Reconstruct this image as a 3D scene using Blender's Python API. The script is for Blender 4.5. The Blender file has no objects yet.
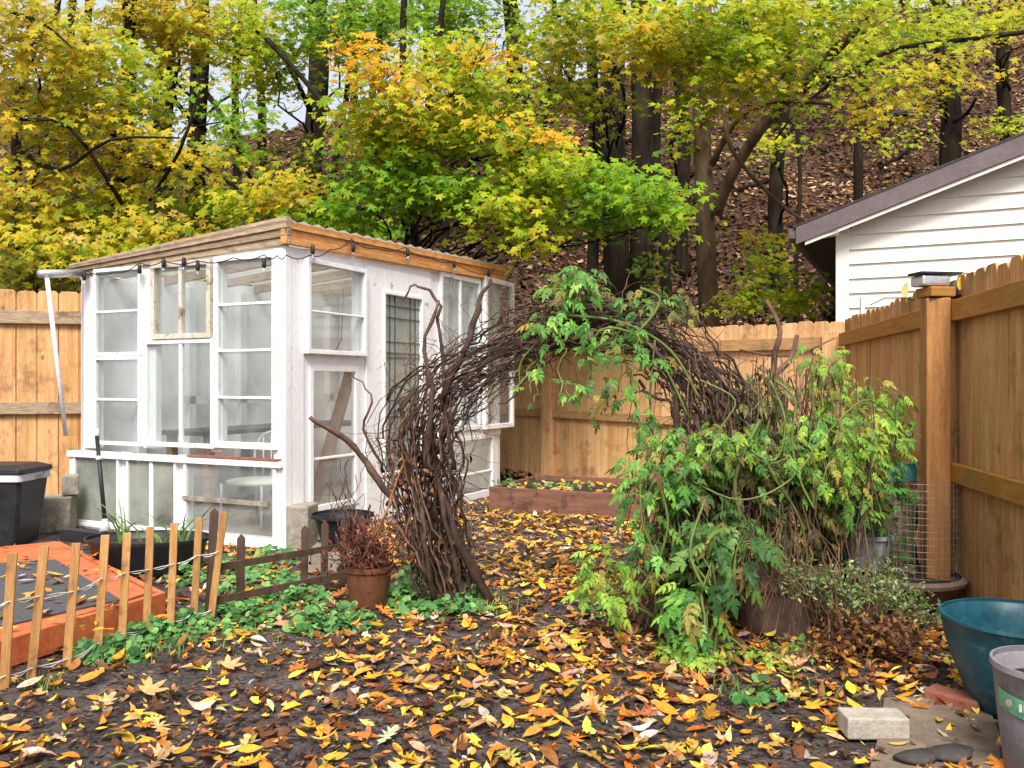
import bpy, math, random
import numpy as np
from mathutils import Vector, Matrix

random.seed(7)
rng = np.random.default_rng(11)
R = math.radians
F = 850.0          # focal length in pixels of the 1024 px wide picture
H = 1.25           # eye height
scene = bpy.context.scene
C = scene.collection

# ------------------------------------------------------------------ camera, sky, sun, exposure
cd = bpy.data.cameras.new("camera"); cam = bpy.data.objects.new("camera", cd); C.objects.link(cam)
cam.location = (0, 0, H); cam.rotation_euler = (R(90), 0, 0)
cd.sensor_width = 36; cd.lens = F / 1024 * 36; cd.clip_end = 800; cd.clip_start = 0.05
scene.camera = cam

SUN_EL, SUN_AZ = 50, 182      # azimuth measured clockwise from +Y: behind the camera
w = bpy.data.worlds.new("World"); scene.world = w; w.use_nodes = True
nt = w.node_tree
sky = nt.nodes.new('ShaderNodeTexSky'); sky.sky_type = 'NISHITA'; sky.sun_disc = False
sky.sun_elevation = R(SUN_EL); sky.sun_rotation = R(SUN_AZ)
sky.air_density = 0.8; sky.dust_density = 6.0; sky.ozone_density = 1.0
bg = nt.nodes['Background']; bg.inputs['Strength'].default_value = 0.10
veil = nt.nodes.new('ShaderNodeMix'); veil.data_type = 'RGBA'      # thin bright cloud over the blue
veil.inputs[0].default_value = 0.6; veil.inputs[7].default_value = (6.4, 6.6, 6.9, 1)
nt.links.new(sky.outputs[0], veil.inputs[6]); nt.links.new(veil.outputs[2], bg.inputs['Color'])
sl = bpy.data.lights.new("sun", 'SUN'); sl.energy = 2.9; sl.angle = R(24); sl.color = (1, 0.96, 0.9)
sun = bpy.data.objects.new("sun", sl); C.objects.link(sun)
az, el = R(SUN_AZ), R(SUN_EL)
sd = Vector((math.sin(az) * math.cos(el), math.cos(az) * math.cos(el), math.sin(el)))
sun.rotation_euler = sd.to_track_quat('Z', 'Y').to_euler()
sun.location = (-3, -4, 9)
vs = scene.view_settings
vs.view_transform = 'Standard'; vs.look = 'None'; vs.gamma = 1; vs.use_curve_mapping = False
vs.exposure = 0.85
cyc = scene.cycles
cyc.max_bounces = 5; cyc.transparent_max_bounces = 10; cyc.transmission_bounces = 4; cyc.diffuse_bounces = 3
cyc.caustics_reflective = False; cyc.caustics_refractive = False

# ------------------------------------------------------------------ helpers
def W(x, y, d):
    return Vector(((x - 512) * d / F, d, H - (y - 384) * d / F))
def G(x, y, z=0.0):
    d = (H - z) * F / (y - 384)
    return Vector(((x - 512) * d / F, d, z))

def sstep(t):
    t = np.clip(t, 0, 1); return t * t * (3 - 2 * t)
def terr(X, Y):
    X = np.asarray(X, float); Y = np.asarray(Y, float)
    crest = np.clip(11.6 + 0.2 * X, 6.5, 17) + 0.75 * np.clip(-X - 12.3, 0, 9)
    t = (Y - 12.3) / 17.5
    h = crest * np.where(t < 0, 0, np.clip(t, 0, 1) ** 0.92)
    soft = sstep((Y - 11.5) / 3.0)
    h = h * soft
    h = h - np.clip(Y - 31, 0, 60) * 0.05
    h = h + soft * (0.22 * np.sin(X * 0.9 + Y * 0.5) + 0.16 * np.sin(X * 1.7 - Y * 1.3) + 0.1 * np.sin(2.9 * X + 0.4) * np.sin(2.3 * Y))
    near = 1 - soft
    h = h + near * (0.012 * np.sin(X * 3.1 + 1) * np.sin(Y * 2.7) + 0.008 * np.sin(X * 7.3) * np.sin(Y * 6.1 + 2))
    return h
def tz(x, y): return float(terr(x, y))

def wloc(o):
    v = Vector((0, 0, 0))
    while o is not None:
        v += o.location; o = o.parent
    return v

def tag(o, label=None, cat=None, group=None, kind=None):
    if label: o['label'] = label
    if cat: o['category'] = cat
    if group: o['group'] = group
    if kind: o['kind'] = kind
    return o
def thing(name, loc, label, cat, group=None):
    o = bpy.data.objects.new(name, None); C.objects.link(o)
    o.location = loc; o.empty_display_size = 0.1
    return tag(o, label, cat, group)

def mesh_obj(name, me, m, parent, origin):
    if m is not None: me.materials.append(m)
    o = bpy.data.objects.new(name, me); C.objects.link(o)
    if parent is not None: o.parent = parent
    o.location = origin - (wloc(parent) if parent is not None else Vector((0, 0, 0)))
    return o

class MB:
    def __init__(s): s.v = []; s.f = []; s.c = []; s.col = (1, 1, 1)
    def add(s, vs_, fs):
        b = len(s.v)
        s.v += [tuple(p) for p in vs_]; s.c += [s.col] * len(vs_)
        s.f += [tuple(i + b for i in f) for f in fs]
    def obox(s, O, a, n, u0, u1, z0, z1, n0, n1):
        O = Vector(O); a = Vector(a); n = Vector(n); k = Vector((0, 0, 1))
        P = [O + a * u + n * q + k * z for z in (z0, z1) for (u, q) in ((u0, n0), (u1, n0), (u1, n1), (u0, n1))]
        s.add(P, [(0, 1, 2, 3), (7, 6, 5, 4), (0, 4, 5, 1), (1, 5, 6, 2), (2, 6, 7, 3), (3, 7, 4, 0)])
    def box(s, c, size, rz=0, M=None):
        c = Vector(c); sx, sy, sz = [q / 2 for q in size]
        M = M or Matrix.Rotation(rz, 3, 'Z')
        P = [c + M @ Vector((x, y, z)) for z in (-sz, sz) for (x, y) in ((-sx, -sy), (sx, -sy), (sx, sy), (-sx, sy))]
        s.add(P, [(3, 2, 1, 0), (4, 5, 6, 7), (0, 1, 5, 4), (1, 2, 6, 5), (2, 3, 7, 6), (3, 0, 4, 7)])
    def prism(s, pts, ext):      # polygon of 3D points extruded by vector
        n = len(pts); ext = Vector(ext)
        P = [Vector(p) for p in pts] + [Vector(p) + ext for p in pts]
        s.add(P, [tuple(range(n))[::-1], tuple(range(n, 2 * n))] + [(i, (i + 1) % n, n + (i + 1) % n, n + i) for i in range(n)])
    def tube(s, pts, rad, n=6, cap=True, rough=0.0):
        pts = [Vector(p) for p in pts]
        if not hasattr(rad, '__len__'): rad = [rad] * len(pts)
        V = []; up = Vector((0.13, 0.21, 0.97))
        prev = None
        for i, p in enumerate(pts):
            t = (pts[min(i + 1, len(pts) - 1)] - pts[max(i - 1, 0)])
            if t.length < 1e-9: t = Vector((0, 0, 1))
            t.normalize()
            if prev is None:
                prev = t.orthogonal().normalized()
            x = (prev - t * prev.dot(t))
            if x.length < 1e-6: x = t.orthogonal()
            x.normalize(); y = t.cross(x); prev = x
            for k in range(n):
                an = 2 * math.pi * k / n
                r = rad[i] * (1 + (random.uniform(-rough, rough) if rough else 0))
                V.append(p + x * math.cos(an) * r + y * math.sin(an) * r)
        Fc = [(i * n + k, i * n + (k + 1) % n, (i + 1) * n + (k + 1) % n, (i + 1) * n + k) for i in range(len(pts) - 1) for k in range(n)]
        if cap and n > 2:
            Fc += [tuple(range(n))[::-1], tuple(range((len(pts) - 1) * n, len(pts) * n))]
        s.add(V, Fc)
    def lathe(s, prof, c, n=40, sx=1, sy=1, rz=0, wob=0):
        c = Vector(c); V = []; M = Matrix.Rotation(rz, 3, 'Z')
        for (r, z) in prof:
            for k in range(n):
                an = 2 * math.pi * k / n
                q = 1 + wob * math.sin(3 * an + z * 5)
                V.append(c + M @ Vector((r * sx * q * math.cos(an), r * sy * q * math.sin(an), z)))
        Fc = [(i * n + k, i * n + (k + 1) % n, (i + 1) * n + (k + 1) % n, (i + 1) * n + k) for i in range(len(prof) - 1) for k in range(n)]
        Fc += [tuple(range(n))[::-1], tuple(range((len(prof) - 1) * n, len(prof) * n))]
        s.add(V, Fc)
    def build(s, name, m, parent=None, origin=None, smooth=False, bevel=0):
        if origin is None: origin = wloc(parent) if parent is not None else Vector((0, 0, 0))
        origin = Vector(origin)
        me = bpy.data.meshes.new(name)
        me.from_pydata([tuple(Vector(p) - origin) for p in s.v], [], s.f)
        ca = me.color_attributes.new('Col', 'FLOAT_COLOR', 'POINT')
        arr = np.ones((len(s.v), 4), np.float32)
        if s.c: arr[:, :3] = np.array(s.c, np.float32)
        ca.data.foreach_set('color', arr.ravel())
        if smooth: me.polygons.foreach_set('use_smooth', [True] * len(me.polygons))
        me.update()
        o = mesh_obj(name, me, m, parent, origin)
        if bevel:
            b = o.modifiers.new('bevel', 'BEVEL'); b.width = bevel; b.segments = 2; b.limit_method = 'ANGLE'; b.angle_limit = R(40)
        return o

def tri_obj(name, V, T, col, m, parent=None, origin=None, smooth=False):
    if origin is None: origin = wloc(parent) if parent is not None else Vector((0, 0, 0))
    origin = Vector(origin)
    me = bpy.data.meshes.new(name)
    V = (V - np.array(origin)).astype(np.float32)
    me.vertices.add(len(V)); me.vertices.foreach_set('co', V.ravel())
    me.loops.add(T.size); me.loops.foreach_set('vertex_index', T.astype(np.int32).ravel())
    me.polygons.add(len(T))
    me.polygons.foreach_set('loop_start', np.arange(0, T.size, 3, dtype=np.int32))
    me.polygons.foreach_set('loop_total', np.full(len(T), 3, np.int32))
    ca = me.color_attributes.new('Col', 'FLOAT_COLOR', 'POINT')
    arr = np.ones((len(V), 4), np.float32); arr[:, :3] = col
    ca.data.foreach_set('color', arr.ravel())
    if smooth: me.polygons.foreach_set('use_smooth', np.ones(len(T), bool))
    me.update(calc_edges=True); me.validate()
    return mesh_obj(name, me, m, parent, origin)

# ---- leaf templates (local: leaf runs along +Y, normal +Z)
def tmpl_fan(outline, fold=0.0, centre=(0, 0)):
    V = [(centre[0], centre[1], 0.0)] + [(x, y, fold * abs(x)) for x, y in outline]
    n = len(outline)
    T = [(0, 1 + i, 1 + (i + 1) % n) for i in range(n)]
    return np.array(V, float), np.array(T, int)
def polar(l): return [(r * math.cos(R(a)), r * math.sin(R(a))) for a, r in l]
MAPLE = tmpl_fan(polar([(90, 1), (76, .66), (64, .42), (48, .78), (38, .95), (26, .68), (12, .4), (-8, .66), (-30, .36), (-90, .18), (210, .36), (188, .66), (168, .4), (154, .68), (142, .95), (132, .78), (116, .42), (104, .66)]), 0.12)
OVATE = tmpl_fan([(0, -1), (.28, -.6), (.42, -.1), (.36, .35), (.17, .72), (0, 1.05), (-.17, .72), (-.36, .35), (-.42, -.1), (-.28, -.6)], 0.25)
ROUND = tmpl_fan(polar([(-60, .9), (-15, 1), (30, 1), (75, 1), (120, 1), (165, 1), (210, 1), (250, .9), (-90, .25)]), 0.1)
SMALL = tmpl_fan([(0, -1), (.45, 0), (0, 1), (-.45, 0)], 0.15)
OAK = tmpl_fan([(0, -1), (.1, -.7), (.3, -.6), (.14, -.4), (.48, -.25), (.16, -.05), (.62, .2), (.22, .28), (.5, .62), (.16, .6), (.12, .95), (0, 1.02), (-.14, .9), (-.18, .6), (-.46, .66), (-.2, .3), (-.6, .24), (-.18, 0), (-.5, -.2), (-.15, -.38), (-.28, -.62), (-.08, -.7)], .3)
TORN = tmpl_fan([(0, -.8), (.4, -.5), (.22, -.1), (.6, .1), (.3, .5), (.1, .3), (-.1, .8), (-.4, .4), (-.3, .0), (-.55, -.3)], .5)
def tmpl_tomato(npair=3, droop=0.35, wig=0.0):
    VV = []; TT = []
    rr = random.Random(3 + npair)
    def leaflet(px, py, ang, L):
        out = [(0, 0), (.22, .12), (.2, .3), (.33, .42), (.2, .58), (.2, .72), (0, 1), (-.18, .74), (-.22, .58), (-.33, .44), (-.2, .3), (-.22, .12)]
        b = len(VV); ca, sa = math.cos(ang), math.sin(ang)
        pts = [(0, .5)] + out
        for x, y in pts:
            zz = .3 * abs(x) * L - .35 * y * y * L
            x, y = x * L, y * L
            X = px + x * ca - y * sa; Y = py + x * sa + y * ca
            VV.append((X, Y, zz - droop * Y * Y))
        n = len(out)
        for i in range(n): TT.append((b, b + 1 + i, b + 1 + (i + 1) % n))
    for k in range(npair):
        y = .28 + .24 * k; L = .36 - .03 * abs(k - 1)
        for s in (-1, 1): leaflet(0, y + rr.uniform(-.03, .03), s * -R(62 + rr.uniform(-12, 12)), L * rr.uniform(.85, 1.1))
    leaflet(0, .28 + .24 * (npair - 1) + .08, R(rr.uniform(-8, 8)), .42)
    b = len(VV); ye = .3 + .24 * (npair - 1)
    for i in range(5):
        y = ye * i / 4
        VV.append((-.012, y, -droop * y * y)); VV.append((.012, y, -droop * y * y))
    for i in range(4):
        TT.append((b + 2 * i, b + 2 * i + 1, b + 2 * i + 3)); TT.append((b + 2 * i, b + 2 * i + 3, b + 2 * i + 2))
    return np.array(VV, float), np.array(TT, int)
TOMATO = tmpl_tomato(3); TOMATO2 = tmpl_tomato(2, .6)

def unit(v): return v / np.maximum(np.linalg.norm(v, axis=-1, keepdims=True), 1e-9)
def rots(normal, direc):
    n = unit(normal); y = direc - (direc * n).sum(-1, keepdims=True) * n
    y = unit(y); x = np.cross(y, n)
    return np.stack([x, y, n], axis=-1)      # columns
def spread(tmpl, pos, Rm, sc, col, bend=None):
    V, T = tmpl; N = len(pos); m = len(V)
    P = np.repeat(V[None], N, 0)
    if bend is not None: P[:, :, 2] += bend[:, None] * (P[:, :, 1] ** 2 + .5 * P[:, :, 0] ** 2)
    P = P * np.asarray(sc).reshape(N, 1, -1)
    P = np.einsum('nij,nmj->nmi', Rm, P) + pos[:, None, :]
    TT = (T[None] + (np.arange(N) * m)[:, None, None]).reshape(-1, 3)
    return P.reshape(-1, 3), TT, np.repeat(col, m, 0)
def merge(parts):
    Vs, Ts, Cs = [], [], []; b = 0
    for V, T, c in parts:
        Vs.append(V); Ts.append(T + b); Cs.append(c); b += len(V)
    return np.concatenate(Vs), np.concatenate(Ts), np.concatenate(Cs)
def pick(pal, N, jit=0.15):
    pal = np.array(pal, float); wts = pal[:, 3] / pal[:, 3].sum()
    c = pal[rng.choice(len(pal), N, p=wts), :3]
    return np.clip(c * (1 + rng.normal(0, jit, (N, 1))) * (1 + rng.normal(0, jit * .3, (N, 3))), .004, .95)

# ------------------------------------------------------------------ materials
def new_mat(name):
    m = bpy.data.materials.new(name); m.use_nodes = True
    return m, m.node_tree, m.node_tree.nodes['Principled BSDF']
def N_(nt, t, **kw):
    n = nt.nodes.new(t)
    for k, v in kw.items():
        if k in n.inputs: n.inputs[k].default_value = v
        else: setattr(n, k, v)
    return n
def mix_rgb(nt, blend, fac, a, b):
    n = nt.nodes.new('ShaderNodeMix'); n.data_type = 'RGBA'; n.blend_type = blend
    for s, v in ((n.inputs[0], fac), (n.inputs[6], a), (n.inputs[7], b)):
        if isinstance(v, (int, float)): s.default_value = v
        elif isinstance(v, tuple): s.default_value = v
        else: nt.links.new(v, s)
    return n.outputs[2]
def c4(c): return (c[0], c[1], c[2], 1)
def surf(name, c1, c2=None, scale=6, rough=.8, bump=.2, stretch=(1, 1, 1), attr=False, c3=None, s3=2, t3=(.55, .62), detail=6, bscale=None, metal=0, spec=.35, fine=.3, knots=False):
    m, nt, p = new_mat(name); L = nt.links
    tc = N_(nt, 'ShaderNodeTexCoord'); mp = N_(nt, 'ShaderNodeMapping'); mp.inputs['Scale'].default_value = stretch
    L.new(tc.outputs['Object'], mp.inputs[0])
    n1 = N_(nt, 'ShaderNodeTexNoise', Scale=scale, Detail=detail, Roughness=.65); L.new(mp.outputs[0], n1.inputs['Vector'])
    rp = N_(nt, 'ShaderNodeMapRange'); rp.inputs[1].default_value = .32; rp.inputs[2].default_value = .68; L.new(n1.outputs[0], rp.inputs[0])
    col = mix_rgb(nt, 'MIX', rp.outputs[0], c4(c1), c4(c2 or c1))
    if c3:
        n3 = N_(nt, 'ShaderNodeTexNoise', Scale=s3, Detail=8, Roughness=.7); L.new(tc.outputs['Object'], n3.inputs['Vector'])
        r3 = N_(nt, 'ShaderNodeMapRange'); r3.inputs[1].default_value = t3[0]; r3.inputs[2].default_value = t3[1]; L.new(n3.outputs[0], r3.inputs[0])
        col = mix_rgb(nt, 'MIX', r3.outputs[0], col, c4(c3))
    if attr:
        at = N_(nt, 'ShaderNodeAttribute'); at.attribute_name = 'Col'
        col = mix_rgb(nt, 'MULTIPLY', 1.0, col, at.outputs['Color'])
    if fine:                              # fine grain and specks
        n4 = N_(nt, 'ShaderNodeTexNoise', Scale=scale * 6 + 8, Detail=6, Roughness=.8); L.new(mp.outputs[0], n4.inputs['Vector'])
        r4 = N_(nt, 'ShaderNodeMapRange'); r4.inputs[1].default_value = .32; r4.inputs[2].default_value = .62; r4.inputs[3].default_value = 1 - fine; r4.inputs[4].default_value = 1.06; L.new(n4.outputs[0], r4.inputs[0])
        cb = N_(nt, 'ShaderNodeCombineXYZ'); [L.new(r4.outputs[0], cb.inputs[i]) for i in range(3)]
        col = mix_rgb(nt, 'MULTIPLY', 1.0, col, cb.outputs[0])
    if knots:
        vk = N_(nt, 'ShaderNodeTexVoronoi', Scale=2.6); mk_ = N_(nt, 'ShaderNodeMapping'); mk_.inputs['Scale'].default_value = (1.6, 1.6, .9); L.new(tc.outputs['Object'], mk_.inputs[0]); L.new(mk_.outputs[0], vk.inputs['Vector'])
        rk = N_(nt, 'ShaderNodeMapRange'); rk.inputs[1].default_value = .04; rk.inputs[2].default_value = .085; rk.inputs[3].default_value = .75; rk.inputs[4].default_value = 0; L.new(vk.outputs['Distance'], rk.inputs[0])
        col = mix_rgb(nt, 'MIX', rk.outputs[0], col, c4([q * .28 for q in c1]))
    L.new(col, p.inputs['Base Color'])
    p.inputs['Roughness'].default_value = rough; p.inputs['Metallic'].default_value = metal
    p.inputs['Specular IOR Level'].default_value = spec
    if bump:
        b = N_(nt, 'ShaderNodeBump', Strength=bump, Distance=.01)
        if bscale:
            n2 = N_(nt, 'ShaderNodeTexNoise', Scale=bscale, Detail=8, Roughness=.7); L.new(mp.outputs[0], n2.inputs['Vector']); L.new(n2.outputs[0], b.inputs['Height'])
        else: L.new(n1.outputs[0], b.inputs['Height'])
        L.new(b.outputs[0], p.inputs['Normal'])
    return m
def leaf_mat(name, transl=.35, rough=.5, spec=.18, nscale=60):
    m, nt, p = new_mat(name); L = nt.links
    at = N_(nt, 'ShaderNodeAttribute'); at.attribute_name = 'Col'
    tc = N_(nt, 'ShaderNodeTexCoord')
    n1 = N_(nt, 'ShaderNodeTexNoise', Scale=nscale, Detail=3); L.new(tc.outputs['Object'], n1.inputs['Vector'])
    rp = N_(nt, 'ShaderNodeMapRange'); rp.inputs[1].default_value = .3; rp.inputs[2].default_value = .7; rp.inputs[3].default_value = .68; rp.inputs[4].default_value = 1.2
    L.new(n1.outputs[0], rp.inputs[0])
    cb = N_(nt, 'ShaderNodeCombineXYZ')
    for i in range(3): L.new(rp.outputs[0], cb.inputs[i])
    col = mix_rgb(nt, 'MULTIPLY', 1.0, at.outputs['Color'], cb.outputs[0])
    L.new(col, p.inputs['Base Color']); p.inputs['Roughness'].default_value = rough
    p.inputs['Specular IOR Level'].default_value = spec
    if transl:
        t = N_(nt, 'ShaderNodeBsdfTranslucent'); L.new(col, t.inputs[0])
        mx = N_(nt, 'ShaderNodeMixShader'); mx.inputs[0].default_value = transl
        L.new(p.outputs[0], mx.inputs[1]); L.new(t.outputs[0], mx.inputs[2])
        L.new(mx.outputs[0], nt.nodes['Material Output'].inputs[0])
    return m
def glass_mat(name, tint=(.93, .96, .95), dirt=.12, refl=1.0, film=(.78, .78, .80, 1)):
    m, nt, p = new_mat(name); L = nt.links; nt.nodes.remove(p)
    tr = N_(nt, 'ShaderNodeBsdfTransparent'); tr.inputs[0].default_value = c4(tint)
    gl = N_(nt, 'ShaderNodeBsdfGlossy'); gl.inputs['Roughness'].default_value = .04
    df = N_(nt, 'ShaderNodeBsdfDiffuse'); df.inputs[0].default_value = film
    fr = N_(nt, 'ShaderNodeFresnel', IOR=1.5)
    ml = N_(nt, 'ShaderNodeMath', operation='MULTIPLY'); ml.inputs[1].default_value = 1.6 * refl; L.new(fr.outputs[0], ml.inputs[0])
    ge = N_(nt, 'ShaderNodeNewGeometry'); iv = N_(nt, 'ShaderNodeMath', operation='SUBTRACT'); iv.inputs[0].default_value = 1; L.new(ge.outputs['Backfacing'], iv.inputs[1])
    mk = N_(nt, 'ShaderNodeMath', operation='MULTIPLY'); L.new(ml.outputs[0], mk.inputs[0]); L.new(iv.outputs[0], mk.inputs[1])
    tc = N_(nt, 'ShaderNodeTexCoord'); n1 = N_(nt, 'ShaderNodeTexNoise', Scale=2.2, Detail=8, Roughness=.6); L.new(tc.outputs['Object'], n1.inputs['Vector'])
    rp = N_(nt, 'ShaderNodeMapRange'); rp.inputs[1].default_value = .35; rp.inputs[2].default_value = .8; rp.inputs[3].default_value = dirt * .4; rp.inputs[4].default_value = dirt * 2.6
    L.new(n1.outputs[0], rp.inputs[0])
    m1 = N_(nt, 'ShaderNodeMixShader'); L.new(rp.outputs[0], m1.inputs[0]); L.new(tr.outputs[0], m1.inputs[1]); L.new(df.outputs[0], m1.inputs[2])
    m2 = N_(nt, 'ShaderNodeMixShader'); L.new(mk.outputs[0], m2.inputs[0]); L.new(m1.outputs[0], m2.inputs[1]); L.new(gl.outputs[0], m2.inputs[2])
    L.new(m2.outputs[0], nt.nodes['Material Output'].inputs[0])
    return m

def ground_mat():
    m, nt, p = new_mat("soil"); L = nt.links
    geo = N_(nt, 'ShaderNodeNewGeometry'); sp = N_(nt, 'ShaderNodeSeparateXYZ'); L.new(geo.outputs['Position'], sp.inputs[0])
    pos = geo.outputs['Position']
    n1 = N_(nt, 'ShaderNodeTexNoise', Scale=3.2, Detail=9, Roughness=.7); L.new(pos, n1.inputs['Vector'])
    n2 = N_(nt, 'ShaderNodeTexNoise', Scale=42, Detail=6, Roughness=.75); L.new(pos, n2.inputs['Vector'])
    r1 = N_(nt, 'ShaderNodeMapRange'); r1.inputs[1].default_value = .35; r1.inputs[2].default_value = .68; L.new(n1.outputs[0], r1.inputs[0])
    soil = mix_rgb(nt, 'MIX', r1.outputs[0], (.048, .039, .038, 1), (.205, .172, .165, 1))
    r2 = N_(nt, 'ShaderNodeMapRange'); r2.inputs[1].default_value = .35; r2.inputs[2].default_value = .7; r2.inputs[3].default_value = .45; r2.inputs[4].default_value = 1.6; L.new(n2.outputs[0], r2.inputs[0])
    cb = N_(nt, 'ShaderNodeCombineXYZ'); [L.new(r2.outputs[0], cb.inputs[i]) for i in range(3)]
    soil = mix_rgb(nt, 'MULTIPLY', 1.0, soil, cb.outputs[0])
    # wood chips: voronoi cells stretched
    mp = N_(nt, 'ShaderNodeMapping'); mp.inputs['Scale'].default_value = (1, 2.2, 1); mp.inputs['Rotation'].default_value = (0, 0, .5); L.new(pos, mp.inputs[0])
    vo = N_(nt, 'ShaderNodeTexVoronoi', Scale=38); L.new(mp.outputs[0], vo.inputs['Vector'])
    cr = N_(nt, 'ShaderNodeSeparateXYZ'); L.new(vo.outputs['Color'], cr.inputs[0])
    r3 = N_(nt, 'ShaderNodeMapRange'); r3.inputs[1].default_value = .80; r3.inputs[2].default_value = .86; L.new(cr.outputs[0], r3.inputs[0])
    chips = mix_rgb(nt, 'MIX', cr.outputs[1], (.02, .012, .01, 1), (.17, .11, .085, 1))
    soil = mix_rgb(nt, 'MIX', r3.outputs[0], soil, chips)
    # hillside litter: voronoi cells in leaf colours
    v2 = N_(nt, 'ShaderNodeTexVoronoi', Scale=14); 
    nz = N_(nt, 'ShaderNodeTexNoise', Scale=6, Detail=4); L.new(pos, nz.inputs['Vector'])
    ad = mix_rgb(nt, 'ADD', .25, pos, nz.outputs['Color']); L.new(ad, v2.inputs['Vector'])
    s2 = N_(nt, 'ShaderNodeSeparateXYZ'); L.new(v2.outputs['Color'], s2.inputs[0])
    ramp = N_(nt, 'ShaderNodeValToRGB'); e = ramp.color_ramp.elements
    e[0].position = 0; e[0].color = (.014, .009, .006, 1); e[1].position = 1; e[1].color = (.19, .095, .05, 1)
    x = ramp.color_ramp.elements.new(.35); x.color = (.05, .026, .017, 1)
    x = ramp.color_ramp.elements.new(.7); x.color = (.10, .05, .032, 1)
    L.new(s2.outputs[0], ramp.inputs[0])
    r4 = N_(nt, 'ShaderNodeMapRange'); r4.inputs[1].default_value = 10.5; r4.inputs[2].default_value = 12.5; L.new(sp.outputs[1], r4.inputs[0])
    col = mix_rgb(nt, 'MIX', r4.outputs[0], soil, ramp.outputs[0])
    L.new(col, p.inputs['Base Color']); p.inputs['Roughness'].default_value = .75; p.inputs['Specular IOR Level'].default_value = .15
    b = N_(nt, 'ShaderNodeBump', Strength=.9, Distance=.03); L.new(n2.outputs[0], b.inputs['Height'])
    b2 = N_(nt, 'ShaderNodeBump', Strength=.7, Distance=.06); L.new(n1.outputs[0], b2.inputs['Height']); L.new(b.outputs[0], b2.inputs['Normal'])
    L.new(b2.outputs[0], p.inputs['Normal'])
    return m

M = {}
M['soil'] = ground_mat()
M['leaf'] = leaf_mat('tree_leaves', .5, .5)
M['green'] = leaf_mat('green_leaves', .3, .42)
M['dry'] = leaf_mat('dry_hill_leaves', .15, .9, 0.0, nscale=30)
M['litter'] = leaf_mat('fallen_leaves', .12, .42, nscale=45)
M['bark'] = surf('bark', (.007, .005, .004), (.040, .029, .020), 7, .95, 1.0, (1, 1, .22), bscale=9, c3=(.035, .042, .018), s3=1.6, t3=(.56, .72), spec=.1)
M['bark2'] = surf('brown_bark', (.05, .03, .017), (.18, .11, .06), 8, .92, .9, (1, 1, .3), bscale=12, c3=(.09, .1, .05), s3=2, t3=(.55, .7))
M['twig'] = surf('dead_twigs', (.03, .018, .014), (.155, .10, .075), 9, .8, .4, attr=True)
M['stem'] = surf('green_stems', (.09, .13, .035), (.20, .23, .08), 12, .6, .1, attr=True)
M['fence'] = surf('cedar_boards', (.46, .225, .085), (.72, .42, .18), 3.2, .72, .25, (7, 7, .55), attr=True, c3=(.28, .14, .06), s3=2.6, t3=(.55, .68), bscale=10, knots=True, fine=.42)
M['fence_b'] = surf('cedar_boards_brightened', (.62, .32, .13), (.88, .56, .28), 3.2, .72, .25, (7, 7, .55), attr=True, c3=(.36, .18, .08), s3=2.6, t3=(.55, .68), bscale=10, knots=True, fine=.42)  # cedar copy with paler colours, offsetting the weaker light on the back fence
M['fence_r'] = surf('stained_boards', (.50, .225, .08), (.80, .45, .185), 3.2, .66, .25, (7, 7, .5), attr=True, c3=(.20, .135, .04), s3=2.0, t3=(.52, .68), bscale=10, knots=True, fine=.5)
M['rail'] = surf('fence_rails', (.42, .22, .085), (.64, .39, .17), 4, .75, .3, (1.2, 1.2, 9), attr=True, c3=(.18, .12, .07), s3=3, t3=(.5, .7))
M['post_r'] = surf('stained_post', (.32, .135, .04), (.52, .25, .085), 4, .65, .3, (6, 6, .6), c3=(.2, .1, .04), s3=3, t3=(.52, .7))
M['rail_r'] = surf('orange_rails', (.34, .14, .022), (.52, .24, .05), 4, .62, .3, (1.2, 1.2, 9), c3=(.28, .19, .05), s3=3, t3=(.52, .7))
M['white'] = surf('peeling_white_paint', (.80, .81, .83), (.88, .88, .89), 3, .55, .25, (2, 2, .6), c3=(.38, .35, .31), s3=7, t3=(.62, .68), attr=True, fine=.12)
M['cream'] = surf('old_cream_paint', (.55, .5, .40), (.72, .68, .58), 5, .7, .4, c3=(.27, .21, .14), s3=9, t3=(.54, .62))
M['panel'] = surf('pale_wall_panels', (.88, .88, .91), (.93, .93, .95), 1.6, .7, .05, c3=(.72, .72, .74), s3=1.4, t3=(.5, .75), fine=.06)
M['rawwood'] = surf('new_lumber', (.5, .2, .055), (.8, .42, .16), 5, .7, .3, (2, 2, 14), attr=True, c3=(.42, .19, .06), s3=4, t3=(.55, .7))
M['oldwood'] = surf('weathered_lumber', (.27, .18, .11), (.54, .41, .28), 5, .85, .5, (2, 2, 14), attr=True, c3=(.09, .065, .045), s3=4, t3=(.55, .7))
M['glass'] = glass_mat('window_glass', dirt=.06)
M['dirty'] = glass_mat('dusty_glass', (.9, .92, .9), .10)
M['frost'] = glass_mat('frosted_film', (.74, .77, .72), .36, .8, (.42, .44, .40, 1))
M['lead'] = surf('lead_strips', (.05, .05, .055), (.1, .1, .1), 30, .5, .1)
M['black'] = surf('black_plastic', (.012, .013, .016), (.03, .03, .035), 12, .42, .08, c3=(.06, .06, .062), s3=6, t3=(.6, .8))
M['rubber'] = surf('black_cord', (.01, .01, .01), (.02, .02, .02), 20, .5, 0)
M['whiteplastic'] = surf('white_plastic', (.78, .78, .78), (.86, .86, .86), 8, .4, .03)
M['bulb'] = glass_mat('bulb_glass', (.95, .95, .95), .05, 1.5)
M['concrete'] = surf('concrete', (.22, .20, .16), (.42, .38, .31), 14, .95, .7, bscale=60, c3=(.16, .16, .1), s3=5, t3=(.52, .66))
M['palestone'] = surf('pale_paver', (.36, .32, .26), (.55, .50, .43), 16, .95, .6, bscale=70)
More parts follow.
